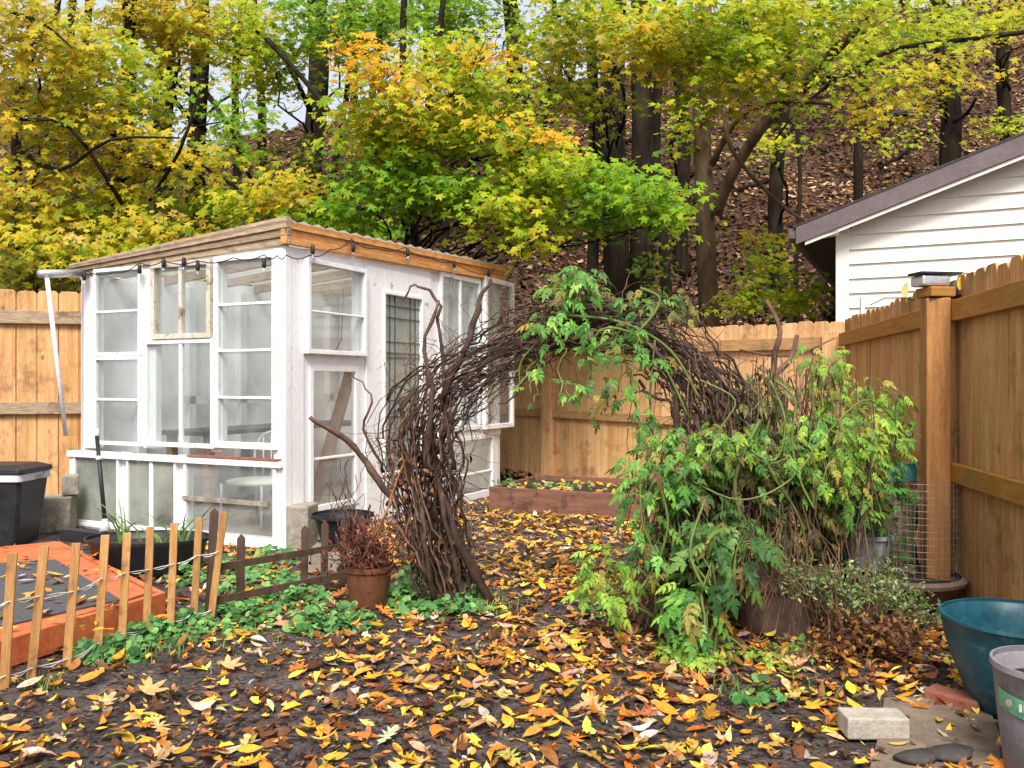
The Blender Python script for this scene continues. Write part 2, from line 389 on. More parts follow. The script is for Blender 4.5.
M['path'] = surf('sandy_slab', (.15, .11, .08), (.27, .205, .15), 9, .95, .6, bscale=50, c3=(.1, .08, .06), s3=3)
M['redbrick'] = surf('red_brick', (.26, .08, .05), (.38, .15, .1), 14, .9, .6, bscale=60)
M['orangepaint'] = surf('orange_paint', (.50, .105, .035), (.68, .20, .08), 5, .5, .15, c3=(.36, .09, .04), s3=5, t3=(.58, .72))
M['shingle'] = surf('roofing_felt', (.05, .05, .055), (.12, .12, .13), 60, .95, .6)
M['fedge'] = surf('brown_pickets', (.062, .036, .026), (.13, .075, .054), 5, .7, .25, (4, 4, .6), attr=True)
M['snowfence'] = surf('snow_fence_lath', (.36, .17, .055), (.56, .31, .115), 4, .7, .25, (6, 6, .6), attr=True, c3=(.2, .1, .05), s3=7, t3=(.56, .7))
M['wire'] = surf('galvanised_wire', (.42, .42, .43), (.55, .55, .56), 20, .4, 0, metal=.6)
M['browpot'] = surf('brown_plastic', (.15, .058, .032), (.21, .083, .046), 6, .42, .05, c3=(.1, .045, .03), s3=8)
M['claypot'] = surf('dusty_brown_planter', (.14, .088, .072), (.24, .16, .13), 9, .8, .2, c3=(.2, .19, .15), s3=6, t3=(.55, .7))
M['tealpot'] = surf('teal_glaze', (.008, .062, .095), (.022, .12, .165), 5, .38, .15, c3=(.09, .17, .19), s3=9, t3=(.55, .7))
M['greypot'] = surf('grey_plastic_pot', (.21, .20, .225), (.29, .28, .31), 5, .6, .1, c3=(.13, .12, .12), s3=5, t3=(.56, .7))
M['greenlabel'] = surf('green_sticker', (.10, .34, .2), (.2, .45, .28), 9, .5, 0)
M['redplanter'] = surf('red_brown_boards', (.15, .065, .042), (.26, .125, .08), 4, .7, .3, (1, 1, 8), c3=(.1, .05, .035), s3=4)
M['redplastic'] = surf('red_plastic', (.55, .06, .025), (.7, .11, .04), 6, .4, .05)
M['tealplastic'] = surf('teal_plastic', (.04, .38, .42), (.08, .52, .54), 6, .4, .05)
M['purpleplastic'] = surf('lilac_plastic', (.24, .22, .55), (.33, .31, .66), 6, .45, .05)
M['palegrey'] = surf('pale_grey_plastic', (.50, .52, .58), (.66, .68, .72), 6, .5, .05, c3=(.3, .28, .27), s3=5)
M['darksoil'] = surf('potting_soil', (.02, .014, .01), (.07, .045, .03), 30, .95, .9)
M['siding'] = surf('white_siding', (.80, .77, .70), (.86, .83, .76), 2, .45, .04, fine=.06, c3=(.66, .65, .6), s3=1.2, t3=(.6, .85))
M['taupetrim'] = surf('taupe_fascia', (.125, .095, .10), (.175, .135, .14), 3, .5, .05)  # brown-mauve is the trim's own colour
M['roofing'] = surf('asphalt_shingles', (.03, .025, .025), (.09, .075, .075), 40, .95, .5)
M['soffit'] = surf('dark_soffit', (.05, .05, .045), (.09, .09, .08), 5, .7, .1)
M['rock'] = surf('grey_rock', (.035, .03, .03), (.1, .09, .085), 6, .95, .9)
M['metal'] = surf('brushed_metal', (.6, .61, .63), (.8, .81, .83), 12, .3, .05, metal=.7)

def roof_mat():
    m, nt, p = new_mat('fibreglass_sheet'); L = nt.links
    p.inputs['Base Color'].default_value = (.26, .23, .18, 1); p.inputs['Roughness'].default_value = .6
    t = N_(nt, 'ShaderNodeBsdfTranslucent'); t.inputs[0].default_value = (.95, .95, .94, 1)
    mx = N_(nt, 'ShaderNodeMixShader'); mx.inputs[0].default_value = .6
    L.new(p.outputs[0], mx.inputs[1]); L.new(t.outputs[0], mx.inputs[2])
    tr = N_(nt, 'ShaderNodeBsdfTransparent'); m2 = N_(nt, 'ShaderNodeMixShader'); m2.inputs[0].default_value = .6
    L.new(mx.outputs[0], m2.inputs[1]); L.new(tr.outputs[0], m2.inputs[2]); L.new(m2.outputs[0], nt.nodes['Material Output'].inputs[0])
    return m
M['roofsheet'] = roof_mat()

# ------------------------------------------------------------------ ground and hill
def build_ground():
    xs = np.concatenate([np.linspace(-150, -22, 12)[:-1], np.linspace(-22, -4, 60)[:-1], np.linspace(-4, 5, 130)[:-1], np.linspace(5, 26, 70)[:-1], np.linspace(26, 150, 12)])
    ys = np.concatenate([np.linspace(-60, 0, 8)[:-1], np.linspace(0, 2, 10)[:-1], np.linspace(2, 10, 130)[:-1], np.linspace(10, 36, 110)[:-1], np.linspace(36, 200, 16)])
    X, Y = np.meshgrid(xs, ys); Z = terr(X, Y)
    mask = (Y < 10) & (Y > 2)
    Z = Z + np.where(mask, rng.normal(0, .005, Z.shape), 0) + np.where((Y > 12) & (Y < 36), rng.normal(0, .02, Z.shape), 0)
    V = np.stack([X, Y, Z], -1).reshape(-1, 3); nx = len(xs); ny = len(ys)
    i, j = np.meshgrid(np.arange(nx - 1), np.arange(ny - 1)); a = (j * nx + i).ravel()
    T = np.concatenate([np.stack([a, a + 1, a + nx + 1], 1), np.stack([a, a + nx + 1, a + nx], 1)])
    o = tri_obj('ground', V, T, np.ones((len(V), 3)), M['soil'], smooth=True)
    tag(o, kind='structure')
build_ground()

LIT = [(.74, .36, .035, 3.4), (.78, .48, .07, 2.6), (.58, .20, .035, 2.4), (.55, .33, .15, 2.4), (.30, .11, .035, 2.6), (.58, .43, .28, 1.1), (.12, .05, .025, 2.6), (.60, .52, .44, .22), (.55, .5, .1, .4)]
def litter():
    parts = []
    # yard leaves; density follows soft drifts
    N = 104000
    Y = rng.uniform(1.9, 10.8, N) ; X = rng.uniform(-1.15, 1.15, N) * (Y * .5 + 1.1)
    den = .5 + .5 * np.sin(X * 1.9 + 1.3 * np.sin(Y * 1.1)) * np.sin(Y * 1.7 + X * .7)
    den = .15 + .42 * den
    px = 512 + X / Y * F; py = 384 + H * F / Y
    den = den + .40 * np.exp(-((px - 560) / 150) ** 2) * (py < 680) + .34 * np.exp(-((px - 660) / 260) ** 2) * (py > 620)
    den = den * np.where((px < 330) & (py > 640), 1.15, 1)
    den = den * np.where((px < 210) & (py < 600), .35, 1)
    den = den * np.clip(Y / 5.2, .42, 1.0)
    k = rng.random(N) < den * .56
    X, Y = X[k], Y[k]; N = len(X)
    # keep the inside of the shed clean
    a = np.array([-.9, .4366]); s = np.array([.4366, .9]); P = np.stack([X + 1.72, Y - 6.44], 1)
    u = P @ a; v = P @ s
    k = ~((u > -.05) & (u < 2.5) & (v > -.05) & (v < 4.0)); X, Y = X[k], Y[k]; N = len(X)
    Z = terr(X, Y) + rng.uniform(.006, .03, N)
    nrm = np.stack([rng.normal(0, .26, N), rng.normal(-.06, .26, N), np.ones(N)], 1)
    an = rng.uniform(0, 2 * math.pi, N); dr = np.stack([np.cos(an), np.sin(an), np.zeros(N)], 1)
    Rm = rots(nrm, dr); bend = rng.normal(.12, .3, N); col = pick(LIT, N, .28)
    pos = np.stack([X, Y, Z], 1)
    kind = rng.random(N)
    for tm, lo, hi, s0, s1 in ((OVATE, 0, .42, .024, .056), (MAPLE, .42, .455, .04, .062), (OAK, .455, .50, .04, .072), (TORN, .50, .70, .018, .045), (OVATE, .70, 1.01, .010, .026)):
        q = (kind >= lo) & (kind < hi); n = q.sum()
        sc = rng.uniform(s0, s1, n); sc = np.stack([sc * rng.uniform(.6, 1.15, n), sc, sc], 1)
        cc = col[q]
        parts.append(spread(tm, pos[q], Rm[q], sc, cc, bend[q]))
    V, T, c = merge(parts)
    o = tri_obj('fallen_leaves', V, T, c, M['litter'], smooth=False)
    tag(o, 'yellow, orange and brown autumn leaves strewn over the dark yard soil', 'leaves', kind='stuff')
    # wood chips and crumbs of mulch
    N = 12000
    Y = rng.uniform(2.45, 5.5, N); X = rng.uniform(-1, 1, N) * Y * .64
    pos = np.stack([X, Y, terr(X, Y) + .006], 1)
    nrm = np.stack([rng.normal(0, .3, N), rng.normal(0, .3, N), np.ones(N)], 1)
    an = rng.uniform(0, 6.28, N); Rm = rots(nrm, np.stack([np.cos(an), np.sin(an), 0 * an], 1))
    sc = np.stack([rng.uniform(.006, .016, N), rng.uniform(.008, .032, N), np.ones(N) * .01], 1)
    V, T, c = spread(SMALL, pos, Rm, sc, pick([(.03, .018, .014, 3), (.08, .05, .04, 2), (.2, .13, .1, .9), (.5, .46, .42, .15), (.6, .35, .08, .5)], N, .25))
    o = tri_obj('mulch', V, T, c, M['litter']); tag(o, 'dark shredded bark mulch mixed into the bare yard soil', 'mulch', kind='stuff')
    # hillside leaves
    N = 62000
    Y = 11.2 + 20 * rng.random(N) ** 1.25; X = rng.uniform(-.66, .72, N) * Y
    pos = np.stack([X, Y, terr(X, Y) + rng.uniform(.0, .07, N)], 1)
    nrm = np.stack([rng.normal(0, .5, N), rng.normal(-.5, .45, N), np.ones(N)], 1)
    an = rng.uniform(0, 6.28, N); Rm = rots(nrm, np.stack([np.cos(an), np.sin(an), 0 * an], 1))
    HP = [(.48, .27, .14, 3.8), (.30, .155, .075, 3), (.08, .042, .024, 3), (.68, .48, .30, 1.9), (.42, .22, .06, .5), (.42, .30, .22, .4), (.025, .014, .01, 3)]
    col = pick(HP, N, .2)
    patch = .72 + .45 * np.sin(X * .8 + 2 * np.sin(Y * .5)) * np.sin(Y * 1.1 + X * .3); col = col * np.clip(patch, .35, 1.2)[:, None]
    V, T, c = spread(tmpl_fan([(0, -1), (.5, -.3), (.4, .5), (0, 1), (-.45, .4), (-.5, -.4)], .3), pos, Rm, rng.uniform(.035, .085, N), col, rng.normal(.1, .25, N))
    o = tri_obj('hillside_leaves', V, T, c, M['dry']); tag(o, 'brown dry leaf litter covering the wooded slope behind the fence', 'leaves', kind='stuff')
litter()

# ------------------------------------------------------------------ greenhouse shed
class Wall:
    def __init__(s, c, a, n): s.c = Vector(c); s.a = Vector(a); s.n = Vector(n)
    def u(s, x):
        r = (x - 512) / F; return (r * s.c.y - s.c.x) / (s.a.x - r * s.a.y)
    def z(s, x, y):
        d = s.c.y + s.u(x) * s.a.y; return H - (y - 384) * d / F
    def P(s, u, z, n=0): return s.c + s.a * u + s.n * n + Vector((0, 0, z))
    def rect(s, mb, x0, x1, y0, y1, n0, n1):
        xm = (x0 + x1) / 2; u0, u1 = sorted((s.u(x0), s.u(x1)))
        mb.obox(s.c, s.a, s.n, u0, u1, s.z(xm, y1), s.z(xm, y0), n0, n1)
CORN = Vector((-1.72, 6.44, 0))
FA = Vector((-.9, .4366, 0)).normalized(); SA = Vector((.4366, .9, 0)).normalized()
FW = Wall(CORN, FA, (-SA.x, -SA.y, 0)); SW = Wall(CORN, SA, (-FA.x, -FA.y, 0))
shed = thing('greenhouse_shed', CORN, 'white greenhouse shed pieced together from old window sashes with a lean-to roof', 'greenhouse')
LF = FW.u(80); LS = SW.u(500)

def window(wall, x0, x1, y0, y1, fw, vx=(), hy=(), n0=.0, n1=.04, mat='white', gl='glass', name='window', label=None, mw=.02, fb=None):
    """frame with bars and one sheet of panes"""
    xm = (x0 + x1) / 2; u0, u1 = sorted((wall.u(x0), wall.u(x1))); z0, z1 = wall.z(xm, y1), wall.z(xm, y0)
    fb = fb or fw
    b = MB(); bx = lambda *q: b.obox(wall.c, wall.a, wall.n, *q)
    bx(u0, u0 + fw, z0, z1, n0, n1); bx(u1 - fw, u1, z0, z1, n0, n1)
    bx(u0 + fw, u1 - fw, z0, z0 + fb, n0, n1); bx(u0 + fw, u1 - fw, z1 - fw, z1, n0, n1)
    us = [u0 + fw] + sorted([wall.u(v) for v in vx]) + [u1 - fw]
    for v in us[1:-1]: bx(v - mw / 2, v + mw / 2, z0 + fb, z1 - fw, n0 + .006, n1 - .006)
    for i in range(len(us) - 1):
        for y in hy:
            zz = wall.z(xm, y); bx(us[i] + (mw / 2 if i else 0), us[i + 1] - (mw / 2 if i < len(us) - 2 else 0), zz - mw / 2, zz + mw / 2, n0 + .008, n1 - .008)
    f = b.build(name, M[mat], shed, bevel=.003)
    if label: f['label'] = label
    g = MB(); nm = (n0 + n1) / 2
    g.obox(wall.c, wall.a, wall.n, u0 + fw * .6, u1 - fw * .6, z0 + fb * .6, z1 - fw * .6, nm - .002, nm + .002)
    g.build('pane', M[gl], f)
    return f

def build_shed():
    k = Vector((0, 0, 1))
    # --- frame timbers, front
    b = MB()
    zt = lambda u: 2.30 + (2.225 - 2.30) * u / LF        # top of the white front wall
    R_ = lambda x0, x1, y0, y1, n0=-.06, n1=0: FW.rect(b, x0, x1, y0, y1, n0, n1)
    b.prism([FW.P(-.0, zt(0) - .10, -.06), FW.P(LF, zt(LF) - .06, -.06), FW.P(LF, zt(LF), -.06), FW.P(0, zt(0), -.06)], FW.n * .062)
    R_(81, 98, 272, 448); R_(143, 156, 268, 448); R_(210, 222, 262, 452, -.06, -.002); R_(274, 283.5, 258, 548)
    R_(121, 131, 452, 530); R_(178, 188, 455, 535)
    # sills
    u_l = FW.u(72)
    b.obox(FW.c, FW.a, FW.n, 0, u_l, .615, .665, -.06, .055)
    b.obox(FW.c, FW.a, FW.n, 0, u_l, .0, .07, -.06, .03)
    b.obox(FW.c, FW.a, FW.n, u_l - .06, u_l, .07, .615, -.06, .03)
    b.build('front_wall', M['white'], shed, bevel=.004)
    b = MB()      # rusty red strip over the sill
    b.obox(FW.c, FW.a, FW.n, .02, FW.u(192), .668, .682, .0, .06); b.build('sill_strip', M['redbrick'], shed)
    # --- corner post and side timbers
    b = MB()
    b.obox(CORN, SA, SW.n, -.0, SW.u(303), 0, 2.30, -.08, .012)
    b.obox(CORN, FA, FW.n, -.015, .10, 0, 2.28, -.0595, .014)
    b.build('corner_post', M['white'], shed, bevel=.006)
    b = MB()
    zs = lambda u: 2.30 + .14 * u / LS
    R2 = lambda x0, x1, y0, y1, n0=-.06, n1=0: SW.rect(b, x0, x1, y0, y1, n0, n1)
    b.prism([SW.P(SW.u(303), zs(SW.u(303)) - .12, -.06), SW.P(LS, zs(LS) - .13, -.06), SW.P(LS, zs(LS), -.06), SW.P(SW.u(303), zs(SW.u(303)), -.06)], SW.n * .06)
    R2(303.5, 310, 355, 545); R2(357, 364, 265, 537, -.06, .002); R2(430, 441, 272, 520); R2(474, 482, 280, 436); R2(492, 500, 282, 498)
    R2(303, 364, 353, 368, -.06, -.004); R2(438, 500, 426, 438, -.06, .012)
    b.obox(CORN, SA, SW.n, SW.u(303), LS, 0, .08, -.06, .004)
    b.build('side_wall', M['white'], shed, bevel=.004)
    # far walls, pale panels and studs inside
    b = MB()
    O = CORN + FA * LF
    b.prism([O + FA * -.05, O + FA * -.05 + SA * LS, O + FA * -.05 + SA * LS + k * 2.36, O + FA * -.05 + k * 2.25], FA * .03)
    O2 = CORN + SA * LS
    b.prism([O2 - SA * .05, O2 - SA * .05 + FA * (LF - .06), O2 - SA * .05 + FA * (LF - .06) + k * 2.37, O2 - SA * .05 + k * 2.55], SA * .03)
    b.build('rear_wall', M['panel'], shed)
    b = MB()
    for q in (.5, 1.1, 1.8, 2.6, 3.3): b.obox(O, SA, FA, q, q + .09, 0, 2.2, -.14, -.052)
    for q in (.6, 1.3, 1.9): b.obox(O2, FA, SA, q, q + .09, 0, 2.3, -.14, -.052)
    b.obox(O, SA, FA, .2, LS, 1.05, 1.13, -.14, -.142 + .003)
    b.build('stud', M['white'], shed)
    b = MB(); P0 = [FW.P(0.03, .03, -.08), FW.P(LF - .05, .03, -.08), FW.P(LF - .05, .03, -LS + .05), FW.P(.03, .03, -LS + .05)]
    b.prism(P0, (0, 0, .02)); b.build('floor_slab', M['concrete'], shed)
    # --- windows, front
    window(FW, 97, 144, 268, 356, .03, hy=(311.5,), label='upper left two-pane sash')
    window(FW, 97, 144, 356.5, 445, .03, hy=(399.5,), label='lower left two-pane sash')
    window(FW, 155, 214.5, 262, 339, .042, vx=(184,), n0=-.005, n1=.05, mat='cream', mw=.035, label='cream coloured casement above the middle')
    window(FW, 147, 217, 339.5, 447, .035, vx=(183.5,), n0=.0, n1=.04, mw=.035, label='tall middle pair of panes')
    window(FW, 217.5, 279.5, 255, 448.5, .04, hy=(304, 350.5, 397.5), n1=.045, label='tall four-pane sash at the corner', fb=.05)
    window(FW, 77, 122, 451, 527, .025, gl='frost', label='low frosted pane at the far left')
    window(FW, 130, 179, 455, 532, .02, vx=(154,), gl='frost', mw=.04, label='low pair of frosted panes')
    window(FW, 187, 279, 459, 546, .03, gl='dirty', label='low wide clear pane by the corner')
    b = MB(); b.obox(FW.c, FW.a, FW.n, FW.u(272), FW.u(187), .318, .352, .03, .05); b.build('mossy_batten', M['concrete'], shed)
    # --- windows, side
    window(SW, 302.5, 362, 264, 355, .035, hy=(314,), n0=.005, n1=.06, mw=.015, label='upper side window beside the corner')
    window(SW, 309, 358, 366, 508, .045, hy=(457,), n0=-.03, n1=.012, gl='dirty', label='lower side window beside the corner')
    window(SW, 438.5, 479, 276, 431, .045, vx=(459,), n0=-.01, n1=.03, mw=.035, label='two-pane window past the door')
    window(SW, 480.5, 509, 280, 428, .05, n0=.02, n1=.07, label='narrow casement at the far end')
    window(SW, 438.5, 493, 437, 513, .04, n0=-.03, n1=.015, gl='dirty', label='low dusty pane past the door', hy=(475,))
    b = MB(); b.obox(CORN, SA, SW.n, SW.u(486), SW.u(491), SW.z(488, 420), SW.z(488, 292), .0, .03); b.build('strip', M['cream'], shed)
    # --- door with leaded glass
    x0, x1 = 364.5, 429.5; u0, u1 = SW.u(x0), SW.u(x1); g0, g1 = SW.u(383), SW.u(419.5)
    zb, ztp = .05, SW.z(397, 272); gz0, gz1 = SW.z(401, 470), SW.z(401, 297)
    b = MB(); bx = lambda *q: b.obox(CORN, SA, SW.n, *q)
    bx(u0, g0, zb, ztp, -.03, .02); bx(g1, u1, zb, ztp, -.03, .02); bx(g0, g1, zb, gz0, -.03, .02); bx(g0, g1, gz1, ztp, -.03, .02)
    e = .03
    for q in ((g0 - e, g0, gz0 - e, gz1 + e), (g1, g1 + e, gz0 - e, gz1 + e), (g0, g1, gz0 - e, gz0), (g0, g1, gz1, gz1 + e)): bx(*q, .02, .034)
    door = b.build('door', M['white'], shed, bevel=.004); door['label'] = 'white door with a tall leaded glass light'
    g = MB(); g.obox(CORN, SA, SW.n, g0, g1, gz0, gz1, -.008, -.003); g.build('leaded_pane', M['frost'], door)
    l = MB(); lx = lambda a0, a1, c0, c1: l.obox(CORN, SA, SW.n, a0, a1, c0, c1, -.002, .006)
    gw = g1 - g0; t = .008
    for q in (.16, .3, .72, .86): lx(g0 + gw * q, g0 + gw * q + t, gz0, gz1)
    zz = gz1 - .09; 
    for dz in (.09, .2, .42, .52, .56, .95, 1.1): 
        a0, a1 = (g0, g1)
        for (q0, q1) in ((0, .16), (.16 + .03, .3), (.3 + .03, .72), (.72 + .03, .86), (.86 + .03, 1)): lx(g0 + gw * q0, g0 + gw * q1, gz1 - dz - t, gz1 - dz)
    l.build('lead_came', M['lead'], door)
    h = MB(); hp = SW.P(g1 + .09, 1.0, .02)
    h.tube([hp, hp + SW.n * .05], .012, 8); h.tube([hp + SW.n * .05 - SA * .0, hp + SW.n * .052 + SA * .1], .01, 8); h.build('door_handle', M['metal'], door, smooth=True)
    # --- roof
    za = lambda u, v: 2.455 - .19 * u / LF + .11 * v / LS
    b = MB(); nn = 90; ov = .07; t0 = 26
    rows = []
    for i in range(nn + 1):
        v = -ov + (LS + 2 * ov) * i / nn; wv = .012 * math.sin(i * 2 * math.pi / 4)
        rows.append([CORN + FA * u + SA * v + k * (za(u, v) + wv + .02) for u in (-ov, LF * .33, LF * .66, LF + ov)])
    V = [p for r in rows for p in r]; Fc = [(i * 4 + j, i * 4 + j + 1, i * 4 + j + 5, i * 4 + j + 4) for i in range(nn) for j in range(3)]
    b.add(V, Fc); o = b.build('corrugated_roof', M['roofsheet'], shed, smooth=True)
    sd_ = o.modifiers.new('s', 'SOLIDIFY'); sd_.thickness = .004
    # fascias: weathered timber on the front, fresh orange lumber on the side
    b = MB()
    for j, (d0, d1, nf, c) in enumerate(((-.055, .03, .055, 1.15), (.032, .09, .04, .8), (.092, .15, .025, 1.05))):
        b.col = (c, c, c)
        P = [FW.P(-.06, za(0, 0) - d1, 0), FW.P(LF + .07, za(LF, 0) + .03 - .2 * (d1 + .055) - .02 * (j + 1), 0), FW.P(LF + .07, za(LF, 0) + .03 - .2 * (d0 + .055) - .02 * j, 0), FW.P(-.06, za(0, 0) - d0, 0)]
        b.prism(P, FW.n * nf)
    b.build('front_fascia', M['oldwood'], shed, bevel=.003)
    b = MB()
    for j, (d0, d1, nf, c) in enumerate(((-.022, .034, .055, 1.2), (.037, .09, .042, .85), (.093, .15, .055, 1.1))):
        b.col = (c, c, c)
        P = [SW.P(-.05, za(0, 0) - d1, 0), SW.P(LS + .05, za(0, LS) - d1, 0), SW.P(LS + .05, za(0, LS) - d0, 0), SW.P(-.05, za(0, 0) - d0, 0)]
        b.prism(P, SW.n * nf)
    b.build('side_fascia', M['rawwood'], shed, bevel=.003)
    b = MB()
    for q in np.linspace(.3, LS - .3, 6):
        P = [FW.P(0.02, za(0, q) - .09, -q), FW.P(LF - .06, za(LF, q) - .09, -q), FW.P(LF - .06, za(LF, q) - .01, -q), FW.P(.02, za(0, q) - .01, -q)]
        b.prism(P, FW.n * .04)
    b.build('rafter', M['oldwood'], shed)
build_shed()

def string_lights():
    pts_f = [(82, 275), (92, 271), (120, 274), (147, 264), (171, 262), (205, 262), (240, 259), (271, 256), (284, 257)]
    pts_s = [(301, 256), (322, 250), (343, 240), (368, 249), (397, 248), (423, 258), (445, 262), (480, 275), (488, 268)]
    P = [FW.P(FW.u(x), FW.z(x, y), .075) for x, y in pts_f]
    P += [FW.P(-.09, FW.z(290, 257), .09)]
    P += [SW.P(SW.u(x), SW.z(x, y), .085) for x, y in pts_s]
    t = thing('string_lights', P[0], 'black cord of string lights with clear bulbs draped along the shed roof edge', 'string lights')
    b = MB()
    Q = []
    for i in range(len(P) - 1):
        for j in range(4):
            f = j / 4; q = P[i].lerp(P[i + 1], f); q.z -= .03 * math.sin(math.pi * f) ; Q.append(q)
    Q.append(P[-1]); b.tube(Q, .0045, 5); b.build('cord', M['rubber'], t)
    bulbs = [(FW, 92, 275, .075), (FW, 147, 268, .075), (FW, 171, 262, .075), (FW, 191, 261, .075), (FW, 205, 265, .075), (FW, 271, 262, .075),
             (SW, 304, 248, .085), (SW, 345, 246, .085), (SW, 400, 251, .085), (SW, 447, 263, .085), (SW, 482, 272, .085)]
    for wl, x, y, n in bulbs:
        p = wl.P(wl.u(x), wl.z(x, y), n)
        s = MB(); s.lathe([(.006, .02), (.016, .01), (.017, -.04), (.012, -.055)][::-1], p, 10); so = s.build('socket', M['rubber'], t, smooth=True)
        g = MB(); g.lathe([(.004, -.118), (.018, -.108), (.026, -.088), (.024, -.07), (.011, -.052)], p, 12); g.build('bulb', M['bulb'], so, smooth=True)
string_lights()

def shed_contents():
    # white metal chair seen through the low corner pane
    o = CORN + FA * .75 + SA * .75
    t = thing('garden_chair', o, 'white metal chair with a rounded spindle back standing inside the shed', 'chair')
    b = MB()
    a, s = FA, SA
    arc = [o + a * (.24 * math.cos(q)) + Vector((0, 0, .62 + .22 * math.sin(q))) for q in np.linspace(0, math.pi, 12)]
    b.tube([o + a * .24 + Vector((0, 0, .4))] + arc + [o - a * .24 + Vector((0, 0, .4))], .012, 8)
    for q in (-.14, -.05, .05, .14): b.tube([o + a * q + Vector((0, 0, .42)), o + a * q + Vector((0, 0, .81))], .007, 6)
    b.build('backrest', M['whiteplastic'], t, smooth=True)
    b = MB(); b.lathe([(.24, .40), (.26, .41), (.26, .43), (.23, .44)], o - s * .22, 24); b.build('seat', M['whiteplastic'], t, smooth=True)
    for i in (-1, 1):
        for j in (0, 1):
            l = MB(); p = o + a * (.22 * i) - s * (.42 * j); l.tube([p + Vector((0, 0, .05)), p + Vector((0, 0, .41))], .012, 8); l.build('leg', M['whiteplastic'], t, smooth=True)
    # bench
    o = CORN + FA * 1.75 + SA * 2.0
    t = thing('potting_bench', o + Vector((0, 0, .05)), 'long dark potting bench along the far wall inside the shed', 'bench')
    b = MB(); b.obox(o, SA, FA, -1.4, 1.2, .78, .82, -.3, .3); b.build('bench_top', M['lead'], t, bevel=.004)
    for i in (-1.3, 1.1):
        for j in (-.26, .2):
            l = MB(); l.obox(o, SA, FA, i, i + .07, .05, .78, j, j + .07); l.build('leg', M['oldwood'], t)
    b = MB(); p = CORN + SA * .55 - SW.n * .25; q = CORN + SA * .95 - SW.n * .1
    b.tube([p + Vector((0, 0, .05)), q + Vector((0, 0, 1.35))], .06, 4)
    tag(b.build('plank', M['redplanter'], origin=p), 'reddish brown plank leaning inside the shed behind the lower side window', 'plank')
shed_contents()

# ------------------------------------------------------------------ board fences
def plank_fence(name, label, A, B, top, bw, mat, railmat, rails, posts, nrm, rail_h=.1, gap=.006, topfn=None, dog=.025, base=0.0, over=0.0, tone=.13):
    A = Vector((A[0], A[1], 0)); B = Vector((B[0], B[1], 0)); a = (B - A); L = a.length; a.normalize(); n = Vector((nrm[0], nrm[1], 0)).normalized()
    t = thing(name, A, label, 'fence')
    b = MB(); q = 0; k = Vector((0, 0, 1))
    while q < L:
        w_ = bw * random.uniform(.96, 1.04); x1 = min(q + w_ - gap, L)
        tp = top(q) + random.uniform(-.012, .012); v = random.uniform(1 - tone, 1 + tone); b.col = (v, v * random.uniform(.95, 1.04), v * random.uniform(.9, 1.08))
        if x1 - q < .03: break
        th = .018; off = random.uniform(-.003, .003); dg = min(dog, (x1 - q) * .3)
        if mat == 'rounded': pass
        pts = [A + a * q + k * base, A + a * x1 + k * base, A + a * x1 + k * (tp - dg), A + a * (x1 - dg * .4) + k * (tp - dg * .35), A + a * (x1 - dg) + k * tp,
               A + a * (q + dg) + k * tp, A + a * (q + dg * .4) + k * (tp - dg * .35), A + a * q + k * (tp - dg)]
        b.prism([p + n * off for p in pts], -n * th); q += w_
    b.build('board_panel', M[mat], t, bevel=.002)
    for (zf, hh, dep) in rails:
        r = MB(); v = random.uniform(.85, 1.1); r.col = (v, v, v)
        P = [A + k * (zf(0) - hh / 2), B + k * (zf(L) - hh / 2), B + k * (zf(L) + hh / 2), A + k * (zf(0) + hh / 2)]
        r.prism([p + n * .005 for p in P], n * dep); r.build('rail', M[railmat], t, bevel=.004)
    for (u, z1, pw, pd, pm) in posts:
        r = MB(); r.obox(A, a, n, u - pw / 2, u + pw / 2, 0, z1, .003, pd); r.build('post', M[pm], t, bevel=.006)
    return t
def on_line(A, B, x):   # distance along the fence line where pixel column x meets it
    r = (x - 512) / F; ax, ay = B[0] - A[0], B[1] - A[1]; L = math.hypot(ax, ay); ax /= L; ay /= L
    return (r * A[1] - A[0]) / (ax - r * ay)
K = (3.13, 8.0)
BD = (-.656, .755)
BB = (K[0] + BD[0] * 8.6, K[1] + BD[1] * 8.6)
plank_fence('back_fence', 'tan cedar board fence across the back between shed and right corner', K, BB, lambda u: 1.85 + .012 * u, .168, 'fence_b', 'rail',
            [(lambda u: 1.64 + .012 * u, .12, .04), (lambda u: .82 + .012 * u, .10, .04)], [(on_line(K, BB, 550.5), 1.9, .16, .10, 'fence_b'), (.12, 1.75, .12, .09, 'fence_b')], (-.755, -.656))
RD = (156 / 864.2, 850 / 864.2)
KR = (K[0] - .05, K[1] - .12)
RB = (KR[0] - RD[0] * 12, KR[1] - RD[1] * 12)
up = on_line(KR, RB, 933)
rf = plank_fence('side_fence', 'orange-brown stained board fence running along the right side of the yard', KR, RB, lambda u: 1.85 + .0 * u, .15, 'fence_r', 'rail_r',
            [(lambda u: 1.66, .115, .045), (lambda u: .755, .105, .045)], [], (-RD[1], RD[0]), dog=.03)
def right_post():
    A = Vector((KR[0], KR[1], 0)); a = (Vector((RB[0], RB[1], 0)) - A).normalized(); n = Vector((-RD[1], RD[0], 0))
    uu = up
    for _ in range(30):
        p = A + a * uu + n * .115; uu += .004 * ((512 + p.x / p.y * F) < 935) * 4
    globals()['up'] = uu
    r = MB(); r.obox(A, a, n, uu - .065, uu + .065, 0, 1.735, .0505, .18); r.build('post', M['post_r'], rf, bevel=.01)
    return A + a * uu + n * .115
PT = right_post()
LA = (W(100, 0, 7.9).x, 7.9); LB = (W(-160, 0, 7.45).x, 7.45)
